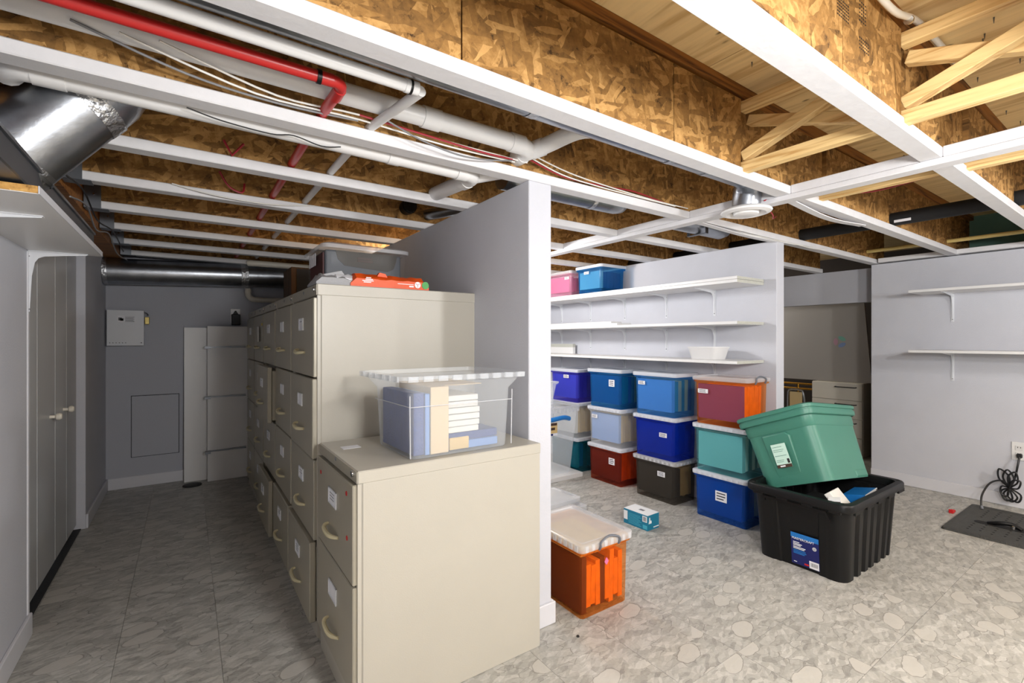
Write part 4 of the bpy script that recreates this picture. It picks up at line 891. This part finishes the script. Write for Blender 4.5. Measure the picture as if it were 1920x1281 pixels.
ax_box('packed_box', (2.75,1.10,.125), (.48,.31,.22), (0,0,0), 'black_rubber', 'dark carton filling the bottom of the black tote', 'carton')

# teal glove box on the floor
tb = thing('tissue_box', 'small teal carton with a white top lying on the open floor', 'carton', (2.250, 1.890, 0), (0,0,R(2)))
MB().box(-.054,.054,-.088,.088,0,.0885).build('carton', 'teal_card', tb, bevel=.001)
MB().box(-.0535,.0535,-.0875,.0875,.0885,.0895).build('top_panel', 'white_print', tb)
MB().box(-.0552,-.0542,.058,.086,.026,.078).box(-.0552,-.0542,-.084,-.052,.048,.082).build('printed_panel', 'white_print', tb)
m = MB()
for k in range(5): m.box(-.0558,-.0552,-.078+.0045*k,-.0755+.0045*k,.053,.078)
m.build('barcode', 'print_grey', tb)
m = MB()
for k in range(8): m.box(-.0552,-.0542,-.045+.01*(k % 3),.05,.012+.008*k,.0145+.008*k)
m.box(-.0552,-.0542,-.085,-.055,.008,.03); m.build('printed_text', 'teal_light', tb)
MB().prism([(-.045,-.0882,.040),(-.018,-.0882,.040),(-.018,-.0882,.055),(-.030,-.0882,.058),(-.032,-.0882,.075),(-.039,-.0882,.075),(-.040,-.0882,.055)], (0,-.001,0)).box(.0,.05,-.0892,-.0882,.010,.016).build('printed_figure', 'white_print', tb)
MB().box(-.01,.012,-.022,.012,.0895,.0899).build('perforated_slot', 'print_grey', tb)

# big clear bin and board by the partition
wbd = tag(MB().box(2.0, 2.655, 2.828, 3.30, .0, .036).build('shelf_board', 'white_melamine', bevel=.002), 'white shelf board lying flat on the floor under the big clear bin', 'board')
bb_ = thing('clear_bin', 'tall clear plastic bin with a blue latch standing on the floor board', 'bin', (2.352, 3.03, .0365))
thin_shell(.60, .38, .545, .46, .29, .03, .018, .05).build('tub', 'clear', bb_, smooth=True)
m = MB()
for k in range(14): m.box(-.28+.04*k, -.262+.04*k, -.192, -.187, .50, .543)
m.build('rim_rib', 'clear_lid', bb_)['kind'] = 'stuff'
MB().loft([rrect(.606,.386,.04,.530), rrect(.61,.39,.04,.545), rrect(.58,.36,.04,.546)], False, False).build('rim', 'clear_lid', bb_, smooth=True)
pts = smooth_path([(-.12,-.20,.445), (.0,-.203,.455), (.10,-.203,.462), (.16,-.20,.448)], 4)
MB().tube(pts, .018, 8).build('latch_handle', 'label_blue', bb_, smooth=True)
pl = MB().box(-.12,.045,-.188,-.186,.335,.425).build('product_label', 'manila', bb_)
MB().box(-.12,.045,-.1888,-.188,.325,.345).build('label_band', 'card_white', pl); MB().box(-.12,.0,-.1894,-.1888,.328,.343).build('label_panel', 'navy', pl)
MB().box(-.12,.04,-.1888,-.188,.405,.425).box(-.02,.02,-.1888,-.188,.37,.39).build('label_picture', 'brown', pl)
sc_ = thing('clear_tub', 'small clear plastic tub perched on the big clear bin', 'tub', (2.30, 3.03, .585))
thin_shell(.34, .26, .19, .26, .19, .025, .012, .02).build('tub', 'clear', sc_, smooth=True)
MB().loft([rrect(.346,.266,.03,.18), rrect(.35,.27,.03,.192), rrect(.32,.24,.03,.193)], False, False).build('rim', 'clear_lid', sc_, smooth=True)
for i, (z, y, lab) in enumerate(((.0, 2.40, 'lower of two clear box lids lying on the floor behind the orange box'), (.034, 2.46, 'upper of two clear box lids lying on the floor behind the orange box'))):
    t = thing('box_lid', lab, 'lid', (1.98, y, z), (0,0,R(3*i)), 'loose clear lids')
    MB().loft([rrect(.38,.28,.03,.0), rrect(.386,.286,.03,.004), rrect(.386,.286,.03,.026), rrect(.37,.27,.03,.030), rrect(.33,.23,.02,.030), rrect(.32,.22,.02,.024)], False, True).build('panel', 'clear_lid', t, smooth=True)
    MB().box(.18,.194,-.05,.05,.012,.018).build('clip', 'grey_panel', t)

# ------------------------------------------------------------------ long shelves on the middle wall
BY = (1.855, 2.245, 2.652, 3.049, 3.44, 3.83)
for z, th_, lab, dbl in ((1.452, .0185, 'top long white wall shelf, doubled boards, with boxes on it', True), (1.205, .018, 'middle long white wall shelf with loose boards on it', False), (.968, .018, 'lowest long white wall shelf above the stacked boxes', False)):
    t = thing('wall_shelf', lab, 'shelf', group='long white shelves on the middle wall')
    MB().box(2.655, 2.958, 1.522, 4.2, z, z+th_).build('board', 'white_melamine', t, bevel=.001)
    MB().box(2.657, 2.956, 1.5205, 1.522, z+.001, z+th_-.001).build('end_band', 'strip_grey', t)
    if dbl:
        MB().box(2.655, 2.958, 1.522, 4.2, z+th_+.001, z+2*th_).build('board', 'white_melamine', t, bevel=.001)
        MB().box(2.657, 2.956, 1.5205, 1.522, z+th_+.001, z+2*th_-.001).build('end_band', 'strip_grey', t)
    for y in BY: bracket(t, y, z, 2.96, -1, .22, .175)
tub = thing('plastic_tub', 'small white plastic tub on the lowest long shelf', 'tub', (2.80, 1.80, .9865))
MB().loft([rrect(.15,.17,.03,0), rrect(.185,.205,.035,.072), rrect(.192,.212,.036,.073), rrect(.192,.212,.036,.080), rrect(.18,.20,.033,.080), rrect(.145,.165,.03,.004)], True, True).build('tub', 'pvc', tub, smooth=True)
tag(MB().box(2.70,2.86,2.50,3.8,1.2235,1.241).build('loose_board', 'white_melamine', bevel=.001), 'white offcut board lying flat on the middle long shelf', 'board')
tag(MB().box(2.72,2.84,2.58,3.6,1.2415,1.256).build('loose_board', 'white_melamine', bevel=.001), 'narrower white offcut on top of the one on the middle long shelf', 'board')
lb2 = thing('loose_board', 'white board standing on edge at the back of the lowest long shelf', 'board')
MB().box(2.90,2.93,3.22,4.0,.9865,1.045).build('panel', 'white_melamine', lb2, bevel=.001)
MB().box(2.90,2.93,3.22,4.0,1.045,1.075).build('raw_edge', 'strip_grey', lb2)
# right wall shelves
for z, lab in ((1.447, 'upper short white shelf on the right wall'), (1.022, 'lower short white shelf on the right wall')):
    t = thing('wall_shelf', lab, 'shelf', group='short white shelves on the right wall')
    MB().box(4.225, XR-.002, -.9, 1.155, z, z+.018).build('board', 'white_melamine', t, bevel=.001)
    for y in (.985, -.2): bracket(t, y, z, XR, -1, .24, .205)
# outlet, cord, sump cover
wo = thing('wall_outlet', 'white double outlet low on the right wall with a black plug', 'outlet', (XR, .655, .375))
MB().box(-.006,0,-.036,.036,-.06,.06).build('cover_plate', 'white_melamine', wo, bevel=.002)
MB().box(-.008,-.006,-.018,.018,-.036,-.006).box(-.008,-.006,-.018,.018,.006,.036).build('socket', 'pvc', wo, bevel=.001)
m = MB()
for z in (-.018, .024): m.box(-.0086,-.008,-.008,-.005,z-.003,z+.006).box(-.0086,-.008,.005,.008,z-.003,z+.006)
m.build('socket_slot', 'print_black', wo)
cord = thing('power_cord', 'black power cord coiled in a bundle at the right wall outlet', 'cable')
MB().box(XR-.036,XR-.0095,.638,.664,.335,.362).build('plug', 'wire_black', cord, bevel=.004)
MB().tube(smooth_path([(XR-.03,.65,.345), (XR-.05,.655,.29), (XR-.04,.67,.20), (XR-.05,.69,.13)], 5), .0055, 7).build('cord_drop', 'wire_black', cord, smooth=True)
loops = []
for k in range(4):
    a = R(62+30*k); c0 = Vector((XR-.06-.006*k, .69, .135)); ln = .13-.012*(k % 2)
    dv = Vector((0, math.cos(a)*.6+.1, math.sin(a)))*ln; sv = Vector((0, -math.sin(a), math.cos(a)))*.026
    loops += [c0, c0+dv*.55+sv, c0+dv, c0+dv*.55-sv, c0, c0-dv*.45+sv*1.2, c0-dv*.75, c0-dv*.4-sv*1.2]
loops.append(Vector((XR-.06,.69,.135)))
MB().tube(smooth_path(loops, 5), .0052, 6).build('cord_loop', 'wire_black', cord, smooth=True)
MB().tube(smooth_path([(XR-.06,.69,.135), (XR-.09,.72,.18), (XR-.15,.765,.165), (XR-.22,.79,.10), (4.272,.79,.045), (4.265,.785,.02)], 5), .0055, 7).build('cord_tail', 'wire_black', cord, smooth=True)
MB().tube([(4.268,.787,.03), (4.263,.783,.012)], .0075, 8).build('cord_gland', 'print_grey', cord, smooth=True)
sm = thing('sump_cover', 'black perforated sump cover plate on the floor at the right', 'cover', (4.0, .50, 0))
MB().loft([rrect(.69,.70,.02,.0), rrect(.68,.69,.02,.012), rrect(.60,.61,.02,.0135), rrect(.59,.60,.02,.010)], True, True).build('plate', 'sump_grey', sm, smooth=True)
pts = [(-.05+p[0], .13+p[1], .0103) for p in rrect(.060,.26,.029,0)]
MB().prism(pts, (0,0,.0012)).build('hand_slot', 'black_foam', sm)
hp = MB()
for i in range(12):
    for j in range(11):
        if 4 <= i <= 6 and j > 4: continue
        hp.lathe([(.006,.0102),(.006,.0112),(0,.0112)], 6, 'z', (-.25+.045*i+.02*(j % 2), -.25+.05*j, 0))
o = hp.build('drain_hole', 'black_foam', sm); o['kind'] = 'stuff'
MB().tube(smooth_path([(-.05,.20,.012), (-.055,.15,.030), (-.045,.10,.034), (-.05,.06,.016)], 4), .012, 8).build('lift_handle', 'black_plastic', sm, smooth=True)
MB().lathe([(.012,.012), (.011,.028), (.006,.032), (0,.032)], 12, 'z', (-.052,.095,0)).build('valve_cap', 'chrome', sm, smooth=True)
tag(MB().box(4.025,4.08,.872,.896,0,.016).box(4.025,4.04,.872,.896,.016,.024).build('plastic_clip', 'red_dot', bevel=.003), 'little red plastic clip on the floor by the sump cover', 'clip')
MB
tag(MB().lathe([(.006,0),(.005,.004),(0,.005)], 8, 'z', (1.205,1.31,0)).build('floor_speck', 'print_black', smooth=True), 'tiny black speck on the floor by the low cabinet', 'debris')

# ------------------------------------------------------------------ room beyond the opening
du = thing('drawer_unit', 'cream chest of drawers in the room beyond the opening', 'drawers', (5.20, 1.76, 0))
MB().box(.016,.42,0,.435,0,.70).build('carcass', 'pvc_cream', du, bevel=.002)
for z0, z1 in ((.535,.695), (.36,.531), (.185,.356), (.01,.181)):
    d = MB().box(0,.016,.003,.432,z0,z1).build('drawer', 'pvc_cream', du, bevel=.002)
    MB().tube([(-.001,.05,z1-.035), (-.03,.05,z1-.035), (-.03,.22,z1-.035), (-.001,.22,z1-.035)], .005, 6).build('handle', 'black_rubber', d)
bp_ = thing('panel_board', 'grey-brown panel with a faded three-petal mark standing on the cream drawers', 'board', (5.30, 0, .702))
MB().loft([[(0,1.72,0),(.02,1.72,0),(.02,2.9,0),(0,2.9,0)], [(0,1.79,.88),(.02,1.79,.88),(.02,2.9,.88),(0,2.9,.88)]]).build('panel', 'grey_brown_panel', bp_)
for ang, m_ in ((60,'petal_green'), (180,'petal_pink'), (300,'petal_blue')):
    a = R(ang); u = Vector((0,-math.cos(a),math.sin(a))); v = Vector((0,math.sin(a),math.cos(a))); c = Vector((-.0005,1.983,.392))+u*.036
    poly = [c+v*(.036*math.cos(R(t)))+u*(.020*math.sin(R(t))*abs(math.sin(R(t)))**.3) for t in range(0,360,20)]
    MB().prism(poly, (-.001,0,0)).build('petal', m_, bp_)
br = thing('brass_rail', 'pair of brass rails beside the cream drawers', 'rail', (5.28, 0, 0))
MB().tube([(0,2.205,.655),(0,3.1,.655)], .011, 10).build('rail', 'brass', br, smooth=True)
MB().tube([(0,2.205,.605),(0,3.1,.605)], .011, 10).build('rail', 'brass', br, smooth=True)
MB().tube([(0,2.36,0),(0,2.36,.655)], .012, 10).tube([(0,3.05,0),(0,3.05,.655)], .012, 10).build('post', 'brass', br, smooth=True)
ch = thing('folding_chair', 'chrome chair with a cream padded back in front of the brass rails', 'chair', (5.10, 2.30, 0))
MB().tube(smooth_path([(0,.085,0), (0,.08,.40), (0,.075,.57), (0,.05,.605), (0,-.04,.605), (0,-.07,.57), (0,-.085,.40), (0,-.09,0)], 4), .009, 8).build('back_frame', 'chrome', ch, smooth=True)
MB().box(-.008,.012,-.058,.060,.42,.585).build('back_pad', 'pad_cream', ch, bevel=.006, seg=2)
MB().box(-.30,.0,-.09,.09,.36,.39).build('seat', 'pad_cream', ch, bevel=.008, seg=2)
MB().tube([(-.28,.085,0),(-.28,.085,.36)], .009, 8).tube([(-.28,-.085,0),(-.28,-.085,.36)], .009, 8).build('front_leg', 'chrome', ch, smooth=True)
dj = tag(MB().box(5.22,5.30,1.30,1.70,0,1.62).build('dark_cabinet', 'wood_dark', bevel=.003), 'dark wooden cabinet edge in the room beyond the opening', 'cabinet')
